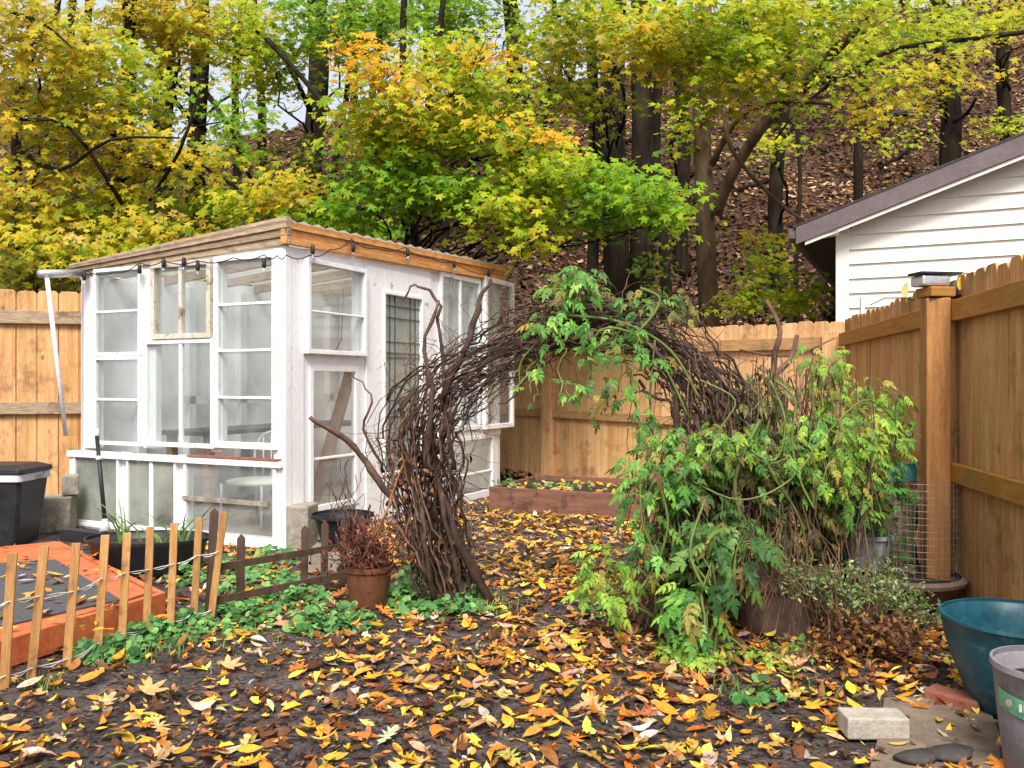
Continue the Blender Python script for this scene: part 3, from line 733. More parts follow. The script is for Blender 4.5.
plank_fence('left_fence', 'tan cedar board fence at the left edge behind the black bin', LA, LB, lambda u: 2.11, .18, 'fence', 'oldwood',
            [(lambda u: 1.86, .12, .04), (lambda u: 1.03, .11, .04)], [], (.1, -1), dog=.03)

def post_light():
    p = Vector((PT.x, PT.y, 1.738))
    t = thing('post_light', p, 'glass and metal solar lamp on the right fence post with a black solar plate', 'lamp')
    b = MB(); b.box(p + Vector((0, 0, .03)), (.15, .15, .055), .15); b.build('wooden_block', M['rail_r'], t, bevel=.006)
    b = MB(); b.box(p + Vector((-.03, 0, .093)), (.17, .12, .06), .15); b.build('lamp_glass', M['metal'], t, bevel=.012)
    b = MB(); b.box(p + Vector((.0, 0, .135)), (.26, .13, .014), .15, None); b.build('solar_plate', M['black'], t, bevel=.003)
    q = p + Vector((.16, -.03, .055))
    t2 = thing('clip_lamp', q - Vector((0, 0, .04)), 'small silver lamp with a ribbed glass front hung beside the fence post top', 'lamp')
    b = MB(); b.box(q, (.12, .09, .09), .15); b.build('lamp_body', M['metal'], t2, bevel=.01)
    b = MB(); 
    for i in range(3): b.box(q + Vector((-.035 + .035 * i, -.05, 0)), (.028, .012, .075), .15)
    b.build('lens', M['whiteplastic'], t2, bevel=.004)
    b = MB(); b.box(q + Vector((-.0, .0, -.05)), (.14, .1, .01), .15); b.build('bracket', M['black'], t2)
    c = MB(); P = [W(870, 305, 6.2), W(885, 298, 5.9), W(903, 298, 5.5), W(915, 300, 5.3)]; c.tube(P, .004, 5)
    tag(c.build('lamp_cable', M['rubber'], origin=P[0]), 'thin black cable running along the fence top to the post lamp', 'cable')
post_light()

# ------------------------------------------------------------------ neighbouring house
def house():
    c = Vector((3.86, 10.0, 0)); a = Vector((.9, -.4325, 0)).normalized(); bk = Vector((.4325, .9, 0)).normalized(); nn = -bk
    t = thing('neighbour_house', c, 'white sided house with a taupe gable fascia behind the right fence', 'house')
    k = Vector((0, 0, 1)); SL = .345; z0 = 3.07; L = 7.0
    zt = lambda u: z0 + SL * min(u, L - u)
    b = MB(); e = .17; z = .1
    while z < zt(L / 2):
        zz = min(z + e, zt(L / 2) - .001)
        # siding course clipped by the rakes
        ua = max(0, (z - z0) / SL); ub = max(0, (zz - z0) / SL)
        P = [c + a * ua + k * z + nn * .034, c + a * (L - ua) + k * z + nn * .034, c + a * (L - ub) + k * zz + nn * .004, c + a * ub + k * zz + nn * .004]
        b.prism(P, bk * .05); z += e
    b.build('gable_siding', M['siding'], t)
    b = MB(); z = .1
    while z < z0 - .1:
        P = [c + k * z - a * .022, c + bk * 9 + k * z - a * .022, c + bk * 9 + k * (z + e) - a * .004, c + k * (z + e) - a * .004]
        b.prism(P, a * .05); z += e
    b.build('side_siding', M['siding'], t)
    b = MB(); b.obox(c, a, nn, -.03, .10, 0, z0 + .02, .02, .04); b.obox(c, a, nn, -.045, -.02, 0, z0 + .0, -.1, .04); b.build('corner_board', M['siding'], t, bevel=.004)
    # roof slab with overhangs
    ov = .46; fr = .28
    for sgn in (0, 1):
        b = MB()
        def pt(u, v, dz):
            uu = u if sgn == 0 else L - u
            return c + a * uu + bk * v + k * (z0 + SL * u + dz)
        P = [pt(-ov, -fr, .03), pt(L / 2, -fr, .03), pt(L / 2, 9, .03), pt(-ov, 9, .03), pt(-ov, -fr, .17), pt(L / 2, -fr, .17), pt(L / 2, 9, .17), pt(-ov, 9, .17)]
        b.add(P, [(0, 1, 2, 3), (7, 6, 5, 4), (0, 4, 5, 1), (1, 5, 6, 2), (2, 6, 7, 3), (3, 7, 4, 0)]); b.build('roof', M['soffit'], t)
        b = MB()
        P = [pt(-ov - .03, -fr - .03, .172), pt(L / 2, -fr - .03, .172), pt(L / 2, 9, .172), pt(-ov - .03, 9, .172), pt(-ov - .03, -fr - .03, .20), pt(L / 2, -fr - .03, .20), pt(L / 2, 9, .20), pt(-ov - .03, 9, .20)]
        b.add(P, [(0, 1, 2, 3), (7, 6, 5, 4), (0, 4, 5, 1), (1, 5, 6, 2), (2, 6, 7, 3), (3, 7, 4, 0)]); b.build('shingles', M['roofing'], t)
        b = MB()
        P = [pt(-ov, -fr, -.03), pt(L / 2, -fr, -.03), pt(L / 2, -fr, .168), pt(-ov, -fr, .168)]; b.prism(P, nn * .025); b.build('fascia', M['taupetrim'], t, bevel=.003)
        b = MB(); P = [pt(-ov + .1, -fr + .02, -.075), pt(L / 2, -fr + .02, -.075), pt(L / 2, -fr + .02, -.034), pt(-ov + .1, -fr + .02, -.034)]; b.prism(P, nn * .02); b.build('white_trim', M['siding'], t)
    b = MB(); P = [c + a * 0 + nn * .02 + k * (z0 - .08), c + a * 0 + nn * fr + k * (z0 - .08), c - a * ov + nn * fr + k * (z0 - .12), c - a * ov + nn * .02 + k * (z0 - .12)]
    b.prism(P, k * .03); b.build('eave_return', M['siding'], t)
    b = MB(); b.obox(c, bk, -a, -fr, 9, z0 - .12, z0 - .02 + .02, ov + .0, ov + .09); b.build('gutter', M['taupetrim'], t, bevel=.01)
    # small white frame behind the fence
    b = MB(); p0 = W(862, 305, 8.6)
    for q in (0, .55): b.box(p0 + Vector((q, -.2 * q, -.4)), (.035, .035, .95))
    b.box(p0 + Vector((.27, -.05, .07)), (.56, .035, .035), -.19)
    tag(b.build('trellis_frame', M['whiteplastic'], origin=(p0.x, p0.y, 0)), 'small white frame standing between the house wall and the right fence', 'frame')
house()

# ------------------------------------------------------------------ trees
PAL = {
 'yel': [(.74, .55, .03, 4), (.60, .53, .03, 3), (.38, .44, .025, 3), (.76, .42, .035, 1.1), (.18, .27, .02, 2), (.7, .52, .2, .6)],
 'yg':  [(.47, .57, .025, 4), (.64, .61, .03, 3), (.28, .44, .02, 3), (.74, .54, .03, .9), (.13, .27, .02, 1.6)],
 'grn': [(.20, .40, .02, 4), (.32, .49, .02, 3), (.10, .25, .02, 2.6), (.52, .56, .02, .9)],
 'org': [(.82, .45, .03, 3.4), (.78, .33, .04, 1.2), (.75, .58, .03, 3), (.5, .52, .02, 1.6)],
 'dull': [(.30, .29, .02, 3), (.17, .21, .02, 3), (.42, .36, .03, 2), (.08, .12, .015, 3)],
}
DENS = 1.6
def crown_leaves(pads, size):
    """pads: (cx, cy, rx, ry, depth, n, palette[, depth radius]) in picture units at a true distance"""
    parts = []
    for pd in pads:
        cx, cy, rx, ry, d, n, pal = pd[:7]; dr = pd[7] if len(pd) > 7 else .9
        nc = max(3, int(n * DENS) // 9)
        p = rng.normal(0, 1, (nc, 3)); p = unit(p) * (rng.random((nc, 1)) ** .45)
        cen = np.array(W(cx, cy, d)); rad = np.array([rx * d / F, dr, ry * d / F])
        cc = cen + p * rad
        # each cluster is a flat drooping spray
        m = 9; N = nc * m
        sx = rng.uniform(-1, 1, N); sy = rng.uniform(-1, 1, N)
        az_ = np.repeat(rng.uniform(0, 2 * math.pi, nc), m); tilt = np.repeat(rng.normal(.25, .2, nc), m)
        r = .34 * size / .075
        ox = (np.cos(az_) * sx - np.sin(az_) * sy * .55) * r; oy = (np.sin(az_) * sx + np.cos(az_) * sy * .55) * r
        oz = -tilt * np.abs(sx) * r + rng.normal(0, .04, N)
        pos = np.repeat(cc, m, 0) + np.stack([ox, oy, oz], 1)
        nr = np.stack([rng.normal(0, .45, N) + .3 * ox / r, rng.normal(-.75, .45, N), rng.normal(.75, .35, N)], 1)
        drn = np.stack([rng.normal(0, .6, N), rng.normal(-.2, .5, N), rng.normal(-.9, .35, N)], 1)
        col = pick(PAL[pal], nc, .12); col = np.repeat(col, m, 0) * .55 + pick(PAL[pal], N, .16) * .45
        parts.append(spread(MAPLE, pos, rots(nr, drn), size * .88 * rng.uniform(.5, 1.35, N), col, rng.normal(-.05, .12, N)))
    return merge(parts)

def wander(p0, p1, n=8, amp=.1, sag=0):
    p0, p1 = Vector(p0), Vector(p1); L = (p1 - p0).length; out = []
    ph = [random.uniform(0, 6.28) for _ in range(3)]
    for i in range(n + 1):
        f = i / n; q = p0.lerp(p1, f); wv = math.sin(math.pi * f)
        q += Vector((math.sin(f * 7 + ph[0]), math.sin(f * 6 + ph[1]), .6 * math.sin(f * 8 + ph[2]))) * amp * L * .35 * (wv if n > 3 else 1)
        q.z -= sag * wv; out.append(q)
    return out

def tree(name, label, base_px, d, wpx, top_px, top_w, pads=(), limbs=(), mat='bark', size=.075, cat='tree', group=None, twin=None, ztop=None, flare=1.5, autolimb=True, bend=.045):
    X = (base_px - 512) * d / F; z0 = tz(X, d) - .1
    root = Vector((X, d, z0))
    t = thing(name, root, label, cat, group or 'trees on the wooded slope')
    r0 = wpx * d / F / 2
    b = MB()
    topz = ztop if ztop else H + 384 * d / F + 2.5
    top = Vector(((top_px - 512) * d / F, d + .3, topz))
    r1 = top_w * d / F / 2
    n = 14; P = wander(root, top, n, bend)
    rad = [r0 + (r1 - r0) * (i / n) for i in range(n + 1)]; rad[0] *= flare
    P.insert(1, P[0].lerp(P[1], .25)); rad.insert(1, r0 * 1.12)
    b.tube(P, rad, 14, rough=.09)
    if twin:
        x2, w2 = twin; q0 = root + Vector((x2 * d / F, .12, 0)); q1 = top + Vector((x2 * d / F * 1.4, .2, 0)); rr = w2 * d / F / 2
        b.tube(wander(q0, q1, n, bend), [rr * (1.5 - .7 * i / n if i < 2 else 1.05 - .4 * i / n) for i in range(n + 1)], 12, rough=.06)
    b.build('trunk', M[mat], t, smooth=True)
    b = MB(); any_ = False
    for L in limbs:                      # explicit limbs: list of (x, y, d), start width px, end width px
        pts, w0, w1 = L
        q = [W(*p) for p in pts]; Q = []
        for i in range(len(q) - 1):
            for j in range(3):
                f = j / 3; p_ = q[max(i - 1, 0)]; n_ = q[min(i + 2, len(q) - 1)]
                a0, a1 = q[i], q[i + 1]; t1 = (a1 - p_) * .5; t2 = (n_ - a0) * .5
                Q.append(a0 * (2 * f ** 3 - 3 * f * f + 1) + t1 * (f ** 3 - 2 * f * f + f) + a1 * (-2 * f ** 3 + 3 * f * f) + t2 * (f ** 3 - f * f))
        Q.append(q[-1]); m = len(Q)
        b.tube(Q, [(w0 + (w1 - w0) * i / (m - 1)) * pts[0][2] / F / 2 for i in range(m)], 7); any_ = True
    if autolimb:
        for pd in pads:
            c = W(pd[0], pd[1], pd[4])
            hz = min(max(c.z - .6, z0 + 1.2), topz - .5); f = (hz - z0) / (topz - z0)
            s = P[0].lerp(P[-1], f)
            rr = max(.010, min(r0 * .3, .028))
            ln = wander(s, c, 8, .16, -.15); b.tube(ln, [rr * (1 - .75 * i / 8) for i in range(9)], 6)
            for q in range(7):
                e = c + Vector((random.uniform(-1, 1) * pd[2] * pd[4] / F, random.uniform(-.8, .8), random.uniform(-.9, .9) * pd[3] * pd[4] / F))
                st = ln[random.randint(4, 8)]; b.tube(wander(st, e, 5, .2, .05), [rr * .35 * (1 - .7 * i / 5) for i in range(6)], 4)
            any_ = True
    if any_: b.build('branches', M[mat], t, smooth=True)
    if pads:
        V, T, c = crown_leaves(pads, size)
        tri_obj('crown', V, T, c, M['leaf'], t)
    return t

tree('maple_tree', 'yellow maple filling the upper left corner with a thin dark trunk', 22, 10.5, 12, 30, 6,
     [(35, 40, 75, 60, 9.6, 950, 'yel'), (60, 120, 70, 45, 9.8, 520, 'yel'), (20, 190, 60, 50, 9.8, 540, 'yel'), (70, 250, 55, 35, 9.4, 380, 'yel'), (30, 270, 45, 28, 9.2, 260, 'dull')],
     [([(18, 150, 10.3), (60, 170, 9.4), (110, 140, 9.0), (180, 138, 8.9)], 5, 1.5), ([(5, 10, 9.5), (45, 25, 9.2), (72, 48, 9)], 4, 1.5)], size=.085)
tree('maple_tree', 'olive and yellow maple behind the left end of the shed with crossing limbs', 128, 12, 18, 105, 9,
     [(110, 75, 66, 45, 10.8, 560, 'yg'), (160, 160, 75, 40, 10.6, 520, 'yel'), (110, 215, 60, 32, 10.4, 380, 'yg'), (170, 235, 50, 22, 10.2, 330, 'yel'), (232, 120, 30, 40, 11.2, 190, 'grn')],
     [([(126, 140, 11.8), (88, 118, 11), (90, 80, 10.6)], 6, 2), ([(134, 230, 11.6), (120, 200, 9.8), (70, 128, 9.3), (20, 120, 9.1)], 5, 2), ([(150, 200, 11), (180, 150, 9.6), (200, 90, 9.5)], 4, 2)], size=.085)
tree('maple_tree', 'dark maple trunk rising left of the gap of sky above the shed', 203, 15, 22, 188, 14,
     [(190, 25, 85, 38, 13, 900, 'yel'), (265, 40, 55, 45, 12.6, 520, 'yg'), (135, 15, 60, 28, 12.6, 480, 'yel')],
     [([(205, 130, 14.6), (175, 100, 13.6), (180, 60, 13)], 6, 2), ([(196, 80, 14.6), (225, 120, 12), (250, 178, 11.6)], 6, 3), ([(200, 190, 14.6), (178, 150, 12), (186, 155, 11.5), (240, 190, 11.2)], 5, 2)], size=.09)
tree('tall_tree', 'straight grey trunk rising above the shed roof corner', 314, 16, 24, 308, 17,
     [(345, 22, 90, 34, 12.2, 900, 'grn'), (275, 72, 36, 30, 12.8, 220, 'yg')],
     [([(310, 110, 15.4), (285, 60, 13), (255, 30, 12)], 6, 2), ([(268, 40, 10.6), (300, 75, 10.3), (335, 118, 10)], 6, 4)], size=.085)
tree('maple_tree', 'bright green maple with orange tips spreading behind the shed roof', 405, 11.2, 11, 410, 5,
     [(370, 52, 36, 12, 9.2, 110, 'org', .5), (385, 80, 44, 14, 9.1, 150, 'org', .5), (368, 110, 44, 18, 9.5, 220, 'yg'), (410, 118, 50, 22, 9.5, 360, 'yel'), (395, 145, 70, 24, 9.7, 450, 'yg'), (450, 60, 60, 20, 9.6, 330, 'yg'), (480, 92, 60, 20, 9.5, 380, 'yg'), (485, 55, 32, 12, 9.0, 80, 'org', .5),
      (455, 128, 60, 18, 9.5, 360, 'yg'), (400, 178, 70, 18, 9.8, 380, 'grn'), (460, 195, 62, 16, 9.6, 320, 'grn'), (520, 150, 60, 16, 9.3, 320, 'yg'), (545, 178, 55, 16, 9.2, 360, 'yg'), (600, 180, 60, 16, 9.1, 380, 'grn'), (640, 200, 52, 16, 9.0, 360, 'grn'), (590, 212, 40, 12, 9.1, 170, 'grn'), (505, 215, 46, 16, 9.3, 260, 'yg'), (530, 240, 26, 8, 9.2, 80, 'yg'), (355, 205, 48, 18, 9.8, 250, 'grn'), (545, 140, 25, 8, 8.8, 45, 'org', .4), (505, 118, 26, 8, 8.9, 45, 'org', .4), (665, 222, 22, 8, 9, 60, 'grn')],
     [([(405, 230, 11), (395, 180, 10.4), (372, 150, 9.9)], 5, 2)], size=.078)
tree('tall_tree', 'pale trunk standing on the crest of the hill beside the open sky', 514, 27, 17, 508, 13,
     [(440, 12, 80, 24, 15, 600, 'grn'), (545, 50, 45, 34, 17, 260, 'yg')],
     [([(510, 72, 26.6), (528, 40, 26), (560, 15, 25)], 7, 3)], size=.1)
tree('oak_tree', 'massive double trunk with ridged bark behind the back fence', 619, 12.6, 27, 615, 24,
     [(575, 15, 60, 26, 10.0, 480, 'yg'), (622, 50, 34, 14, 10.4, 110, 'yel'), (570, 95, 36, 20, 10.6, 170, 'yg'), (560, 60, 30, 22, 10.4, 150, 'yel'), (612, 108, 14, 10, 10.4, 30, 'yg')], twin=(22, 26), size=.085, flare=1.2, bend=.01)
tree('tall_tree', 'narrow dark trunk just left of the massive double trunk', 591, 13.5, 13, 594, 10, flare=1.15, bend=.02)
tree('tall_tree', 'slim dark trunk just right of the massive double trunk', 664, 14.5, 12, 668, 8, [(690, 120, 26, 30, 12, 130, 'yg')], flare=1.2, size=.085)
tree('tall_tree', 'grey trunk leaning between the double trunk and the mossy brown trunk', 682, 17, 15, 676, 9, flare=1.2)
tree('maple_tree', 'mossy brown trunk whose yellow-green crown hangs over the back fence', 710, 11.8, 22, 706, 15,
     [(690, 18, 62, 24, 9.4, 620, 'yg'), (760, 30, 55, 32, 9.6, 640, 'yg'), (668, 52, 46, 16, 9.6, 260, 'yel'), (730, 62, 40, 20, 9.4, 300, 'yg'), (780, 74, 36, 16, 9.8, 190, 'yg'), (822, 16, 55, 26, 9.8, 420, 'yg'), (640, 40, 30, 26, 9.3, 190, 'yel'), (742, 92, 26, 12, 9.5, 80, 'yel'), (800, 108, 18, 8, 10, 40, 'yg'), (690, 92, 24, 10, 9.8, 60, 'yg')],
     [([(716, 215, 11.7), (730, 178, 11.5), (760, 130, 11.2), (800, 85, 10.8), (850, 35, 10.3), (885, -15, 10)], 12, 9),
      ([(712, 165, 11.7), (735, 122, 11.3), (768, 103, 11), (800, 101, 10.8), (832, 104, 10.6)], 7, 3),
      ([(704, 60, 11.7), (690, 30, 10.6), (670, 20, 9.6)], 6, 2), ([(706, 50, 11.7), (740, 20, 10.6), (790, 10, 9.8)], 6, 2), ([(705, 80, 11.7), (722, 100, 11.2), (728, 140, 11.0), (748, 172, 10.9), (790, 212, 10.9), (830, 232, 10.9)], 5, 2.5)], mat='bark2', size=.082, bend=.015, autolimb=False)
tree('maple_tree', 'slanting limb of yellow leaves reaching across the leafy slope at right', 862, 15, 10, 868, 8,
     [(868, 60, 60, 24, 10.8, 230, 'yg'), (905, 95, 42, 20, 10.8, 130, 'yel'), (866, 112, 22, 10, 10.6, 45, 'yel'), (940, 70, 60, 28, 11.4, 230, 'yel'), (905, 28, 85, 20, 11.6, 430, 'yg')],
     [([(1040, 30, 12), (980, 38, 11.6), (900, 48, 11.2), (860, 66, 11), (838, 78, 11), (812, 72, 11)], 5, 3),
      ([(838, 78, 11), (800, 108, 11.2), (775, 140, 11.4)], 4, 2), ([(1010, 90, 12), (1000, 60, 11.6), (1024, 45, 11.4)], 3, 1.5)], size=.08, autolimb=False)
tree('tall_tree', 'dark trunk standing on the slope above the house roof', 948, 17.5, 21, 950, 17,
     [(960, 22, 70, 22, 14, 300, 'yg')], [([(954, 122, 17.3), (968, 112, 17), (976, 98, 16.6)], 5, 2)], size=.09)
tree('tall_tree', 'tree at the right edge rising behind the house roof', 1008, 18, 13, 1012, 10,
     [(1010, 120, 26, 14, 15, 80, 'yg'), (1000, 20, 50, 28, 16, 230, 'yel')], size=.09)
tree('tall_tree', 'cut-looking mossy trunk on the slope left of the house eave', 780, 16, 15, 784, 11, [(778, 138, 26, 12, 12.6, 90, 'yg')], flare=1.25, size=.08)
tree('sapling', 'thin bare sapling on the slope next to the mossy trunk', 798, 15, 5, 800, 3, ztop=8, flare=1.1, bend=.05)
# the same trees' upper crowns, above the picture, which shade the slope
def upper_crown(t, cx, cy, cz, rx, ry, rz, n):
    p = unit(rng.normal(0, 1, (n, 3))) * rng.random((n, 1)) ** .4; pos = p * np.array([rx, ry, rz]) + np.array([cx, cy, cz])
    pos = pos[(H + (384 + 25) * pos[:, 1] / F) < pos[:, 2]]; n = len(pos)
    V, T, c = spread(SMALL, pos, rots(rng.normal(0, .5, (n, 3)) + np.array([0, -.2, 1]), rng.normal(0, 1, (n, 3))), rng.uniform(.13, .26, n), pick(PAL['yg'], n, .15))
    tri_obj('upper_crown', V, T, c, M['leaf'], t)
for i_, q_ in enumerate([(-8, 14, 12), (-3.5, 16, 13), (1.2, 14, 12.5), (-12, 18, 14), (-1, 22, 17), (9, 18, 16)]):
    tr_ = [o for o in C.objects if o.get('category') == 'tree'][i_]
    upper_crown(tr_, *q_, 4.2, 4.2, 2.6, 1200)
# slim trees along the ridge, each described by where it stands
ridge = [(60, 30, 9, 'ridge tree far left behind the yellow maple'), (158, 27, 12, 'ridge tree seen between the two left maples'), (236, 30, 9, 'left of two thin ridge trunks in the gap of sky'),
         (262, 26, 11, 'right of two thin ridge trunks in the gap of sky'), (352, 29, 10, 'ridge tree behind the orange-tipped leaves'), (385, 20, 8, 'mid-slope tree behind the green maple'), (455, 24, 12, 'slope tree left of the crest gap'),
         (560, 30, 6, 'thin ridge tree in the bright gap right of the crest trunk'), (648, 29, 8, 'ridge tree glimpsed right of the double trunk'), (742, 27, 8, 'ridge tree above the mossy trunk limb'),
         (822, 31, 9, 'ridge tree behind the top right limb'), (850, 26, 9, 'upper slope tree right of the slanting limb'), (905, 30, 14, 'stout ridge tree above the house roof'), (985, 33, 8, 'ridge tree near the top right corner')]
for i, (px, d, wp, lb) in enumerate(ridge):
    pads = [(px + random.uniform(-25, 25), random.uniform(-5, 60), random.uniform(38, 60), random.uniform(25, 40), d - 2, 210, random.choice(['yg', 'yel', 'dull', 'yg']), 2.2)]
    tree('forest_tree', lb + ', thin yellow crown', px, d, wp * .8, px + random.uniform(-12, 12), wp * .55, pads, size=.12, flare=1.2)
for j, (px, d, wp, tp, lb) in enumerate([(262 - 120, 14, 12, 120, 'dark slanting trunk behind the left maple leaves'), (330, 19, 7, 352, 'thin slanted trunk behind the shed corner'), (60, 14, 10, 75, 'dark trunk low behind the left fence'),
                       (378, 15, 9, 372, 'dark trunk seen below the green maple boughs'), (432, 14, 8, 455, 'leaning dark stem above the shed roof'), (545, 18, 6, 552, 'thin stem between shed and double trunk'), (170, 17, 9, 160, 'trunk behind the shed roof left end')]):
    tree('understory_tree', lb, px, d, wp, tp, wp * .6, flare=1.2, bend=.05)

for px, d, wp, lb, pads in [(-20, 17, 10, 'dim tree filling in behind the upper left maples, leftmost', [(0, 110, 70, 60, 15, 420, 'dull', 1.5), (20, 220, 60, 50, 15, 300, 'dull', 1.2)]),
                            (75, 18, 10, 'dim olive tree between the two left maples', [(85, 120, 60, 60, 16, 420, 'dull', 1.5), (90, 200, 60, 45, 15.5, 300, 'dull', 1.2)]),
                            (160, 19, 11, 'dim tree behind the shed roof left end', [(160, 110, 50, 50, 17, 320, 'dull', 1.5), (165, 190, 50, 35, 16, 260, 'dull', 1.2)]),
                            (425, 20, 9, 'dim green tree below the crest trunk', [(410, 150, 60, 40, 17, 260, 'grn', 1.5), (450, 60, 50, 40, 17, 260, 'dull', 1.5)]),
                            (235, 24, 8, 'small yellow tree on the crest in the gap of sky', [(235, 150, 34, 24, 21, 160, 'yel', 1.5), (250, 90, 30, 26, 22, 110, 'yg', 1.5)])]:
    tree('understory_tree', lb, px, d, wp, px + 8, wp * .6, pads, size=.1, flare=1.2, bend=.04)

def shrub(name, label, base, h, pads, size=.05, pal=None, mat='bark'):
    t = thing(name, base, label, 'shrub'); b = MB()
    for pd in pads:
        c = W(pd[0], pd[1], pd[4])
        for q in range(5):
            e = c + Vector((random.uniform(-1, 1) * pd[2] * pd[4] / F, random.uniform(-.4, .4), random.uniform(-.8, .8) * pd[3] * pd[4] / F))
            b.tube(wander(Vector(base) + Vector((random.uniform(-.1, .1), 0, 0)), e, 7, .18), [.012 * (1 - .8 * i / 7) for i in range(8)], 5)
    b.build('stems', M[mat], t)
    V, T, c = crown_leaves(pads, size); tri_obj('foliage', V, T, c, M['leaf'], t)
def gp(px, d): X = (px - 512) * d / F; return (X, d, tz(X, d))
shrub('yellow_shrub', 'small yellow-leaved shrub just behind the back fence near the house', gp(775, 12.6), 2, [(765, 262, 36, 30, 11.2, 220, 'yg', .3), (745, 298, 28, 20, 11.2, 120, 'yg', .3), (805, 290, 26, 22, 11.2, 150, 'yg', .3), (782, 300, 40, 16, 11.6, 200, 'yg', .4), (760, 236, 24, 10, 11.6, 60, 'yel', .4)], .06)
shrub('shrub', 'golden shrub leaning over the shed roof beside the straight grey trunk', gp(285, 11), 2, [(285, 190, 40, 24, 10.2, 330, 'yel', .5), (250, 205, 35, 18, 10.4, 230, 'yg', .5), (320, 215, 42, 12, 10.2, 200, 'grn', .4)], .075)
shrub('shrub', 'low dull green shrub on the slope behind the shed roof middle', gp(400, 13), 2, [(375, 225, 50, 18, 12, 220, 'grn', .6), (300, 160, 34, 34, 13, 180, 'dull', .6)], .08)
shrub('shrub', 'green undergrowth at the foot of the mossy brown trunk', gp(650, 12.2), 2, [(655, 262, 22, 30, 11.4, 110, 'grn', .4), (672, 215, 18, 30, 12.2, 80, 'yg', .4)], .05)
shrub('shrub', 'sparse shrub under the left maples behind the shed corner', gp(90, 12), 2, [(120, 262, 70, 26, 9.6, 420, 'yg', .6), (30, 225, 60, 40, 10.6, 380, 'dull', .6), (215, 205, 34, 30, 11.5, 220, 'grn', .6)], .08)
shrub('shrub', 'sparse shrub above the yellow shrub near the right trunk on slope', gp(905, 15), 2, [(905, 142, 28, 10, 14, 60, 'yg', .4), (862, 128, 18, 10, 14, 40, 'yel', .4)], .07)

def outcrop(px, d, w_, h_, lb):
    X = (px - 512) * d / F; c = Vector((X, d, tz(X, d) - .1)); V = []; b = MB()
    n = 11; r0 = w_ * d / F / 2; hh = h_ * d / F
    for j, (rf_, zf_) in enumerate(((1, 0), (1.05, .35), (.8, .75), (.45, 1), (.05, 1.04))):
        for k in range(n):
            q = random.uniform(.75, 1.2); a_ = 2 * math.pi * k / n; V.append(c + Vector((r0 * rf_ * q * math.cos(a_), .7 * r0 * rf_ * q * math.sin(a_), hh * zf_ * random.uniform(.85, 1.1))))
    b.add(V, [(i * n + k, i * n + (k + 1) % n, (i + 1) * n + (k + 1) % n, (i + 1) * n + k) for i in range(4) for k in range(n)])
    tag(b.build('rock', M['rock'], origin=c, bevel=.02), lb, 'rock')
for q_ in [(862, 18, 34, 12, 'dark boulder on the slope left of the stout trunk'), (700, 19, 30, 16, 'dark rock between the double trunk and mossy trunk'), (832, 16.5, 26, 8, 'low dark rock just above the house eave'),
           (745, 22, 30, 9, 'rock high on the slope right of the mossy trunk'), (905, 22, 34, 8, 'rock below the ridge above the house roof'), (560, 20, 26, 9, 'rock on the slope left of the double trunk')]: outcrop(*q_)

def hill_bits():
    for (x0, y0, x1, y1, d, w0, lb) in [(818, 205, 850, 182, 15.5, 13, 'rotting log lying on the slope left of the house roof'), (652, 195, 700, 168, 18, 8, 'fallen trunk lying behind the twin trunk'),
                                        (722, 232, 742, 195, 15, 4, 'pale fallen branch on the slope by the mossy trunk'), (560, 122, 580, 130, 22, 6, 'fallen log below the crest gap'), (880, 0, 935, 0, 20, 4, 'long bare branch lying across the upper right slope'), (735, 0, 775, 0, 19, 4, 'thin fallen branch right of the mossy trunk'),
                                        (800, 0, 850, 0, 24, 6, 'log lying high on the right slope'), (625, 0, 690, 0, 22, 5, 'fallen branch behind the double trunk'), (470, 0, 540, 0, 17, 5, 'fallen branch behind the shed roof end')]:
        xa = (x0 - 512) * d / F; xb = (x1 - 512) * (d + 1) / F
        A = Vector((xa, d, tz(xa, d) + .08)); B = Vector((xb, d + 1, tz(xb, d + 1) + .1))
        b = MB(); r = w0 * d / F / 2; b.tube(wander(A, B, 7, .1), [r * (1 - .3 * i / 7) for i in range(8)], 9, rough=.1)
        tag(b.build('fallen_log', M['bark'], origin=A, smooth=True), lb, 'log')
hill_bits()

# ------------------------------------------------------------------ the twig arch
def catmull(P, n=8):
    P = [Vector(p) for p in P]; out = []
    for i in range(len(P) - 1):
        p0, p1, p2, p3 = P[max(i - 1, 0)], P[i], P[i + 1], P[min(i + 2, len(P) - 1)]
        for j in range(n):
            f = j / n
            out.append(.5 * ((2 * p1) + (p2 - p0) * f + (2 * p0 - 5 * p1 + 4 * p2 - p3) * f * f + (3 * p1 - p0 - 3 * p2 + p3) * f ** 3))
    out.append(P[-1]); return out
ARCH = [(452, 602, 4.9, 26), (436, 545, 4.9, 32), (422, 480, 4.9, 36), (424, 425, 4.88, 40), (452, 383, 4.85, 36), (505, 350, 4.8, 27), (555, 330, 4.75, 22), (605, 323, 4.7, 22), (650, 336, 4.65, 27), (690, 365, 4.6, 30), (718, 410, 4.55, 30), (722, 470, 4.5, 34), (706, 530, 4.45, 38), (690, 590, 4.42, 34), (668, 645, 4.38, 30)]
ac = catmull([W(a, b, c) for a, b, c, d in ARCH], 6); aw = [v.x for v in catmull([(d, 0, 0) for a, b, c, d in ARCH], 6)]
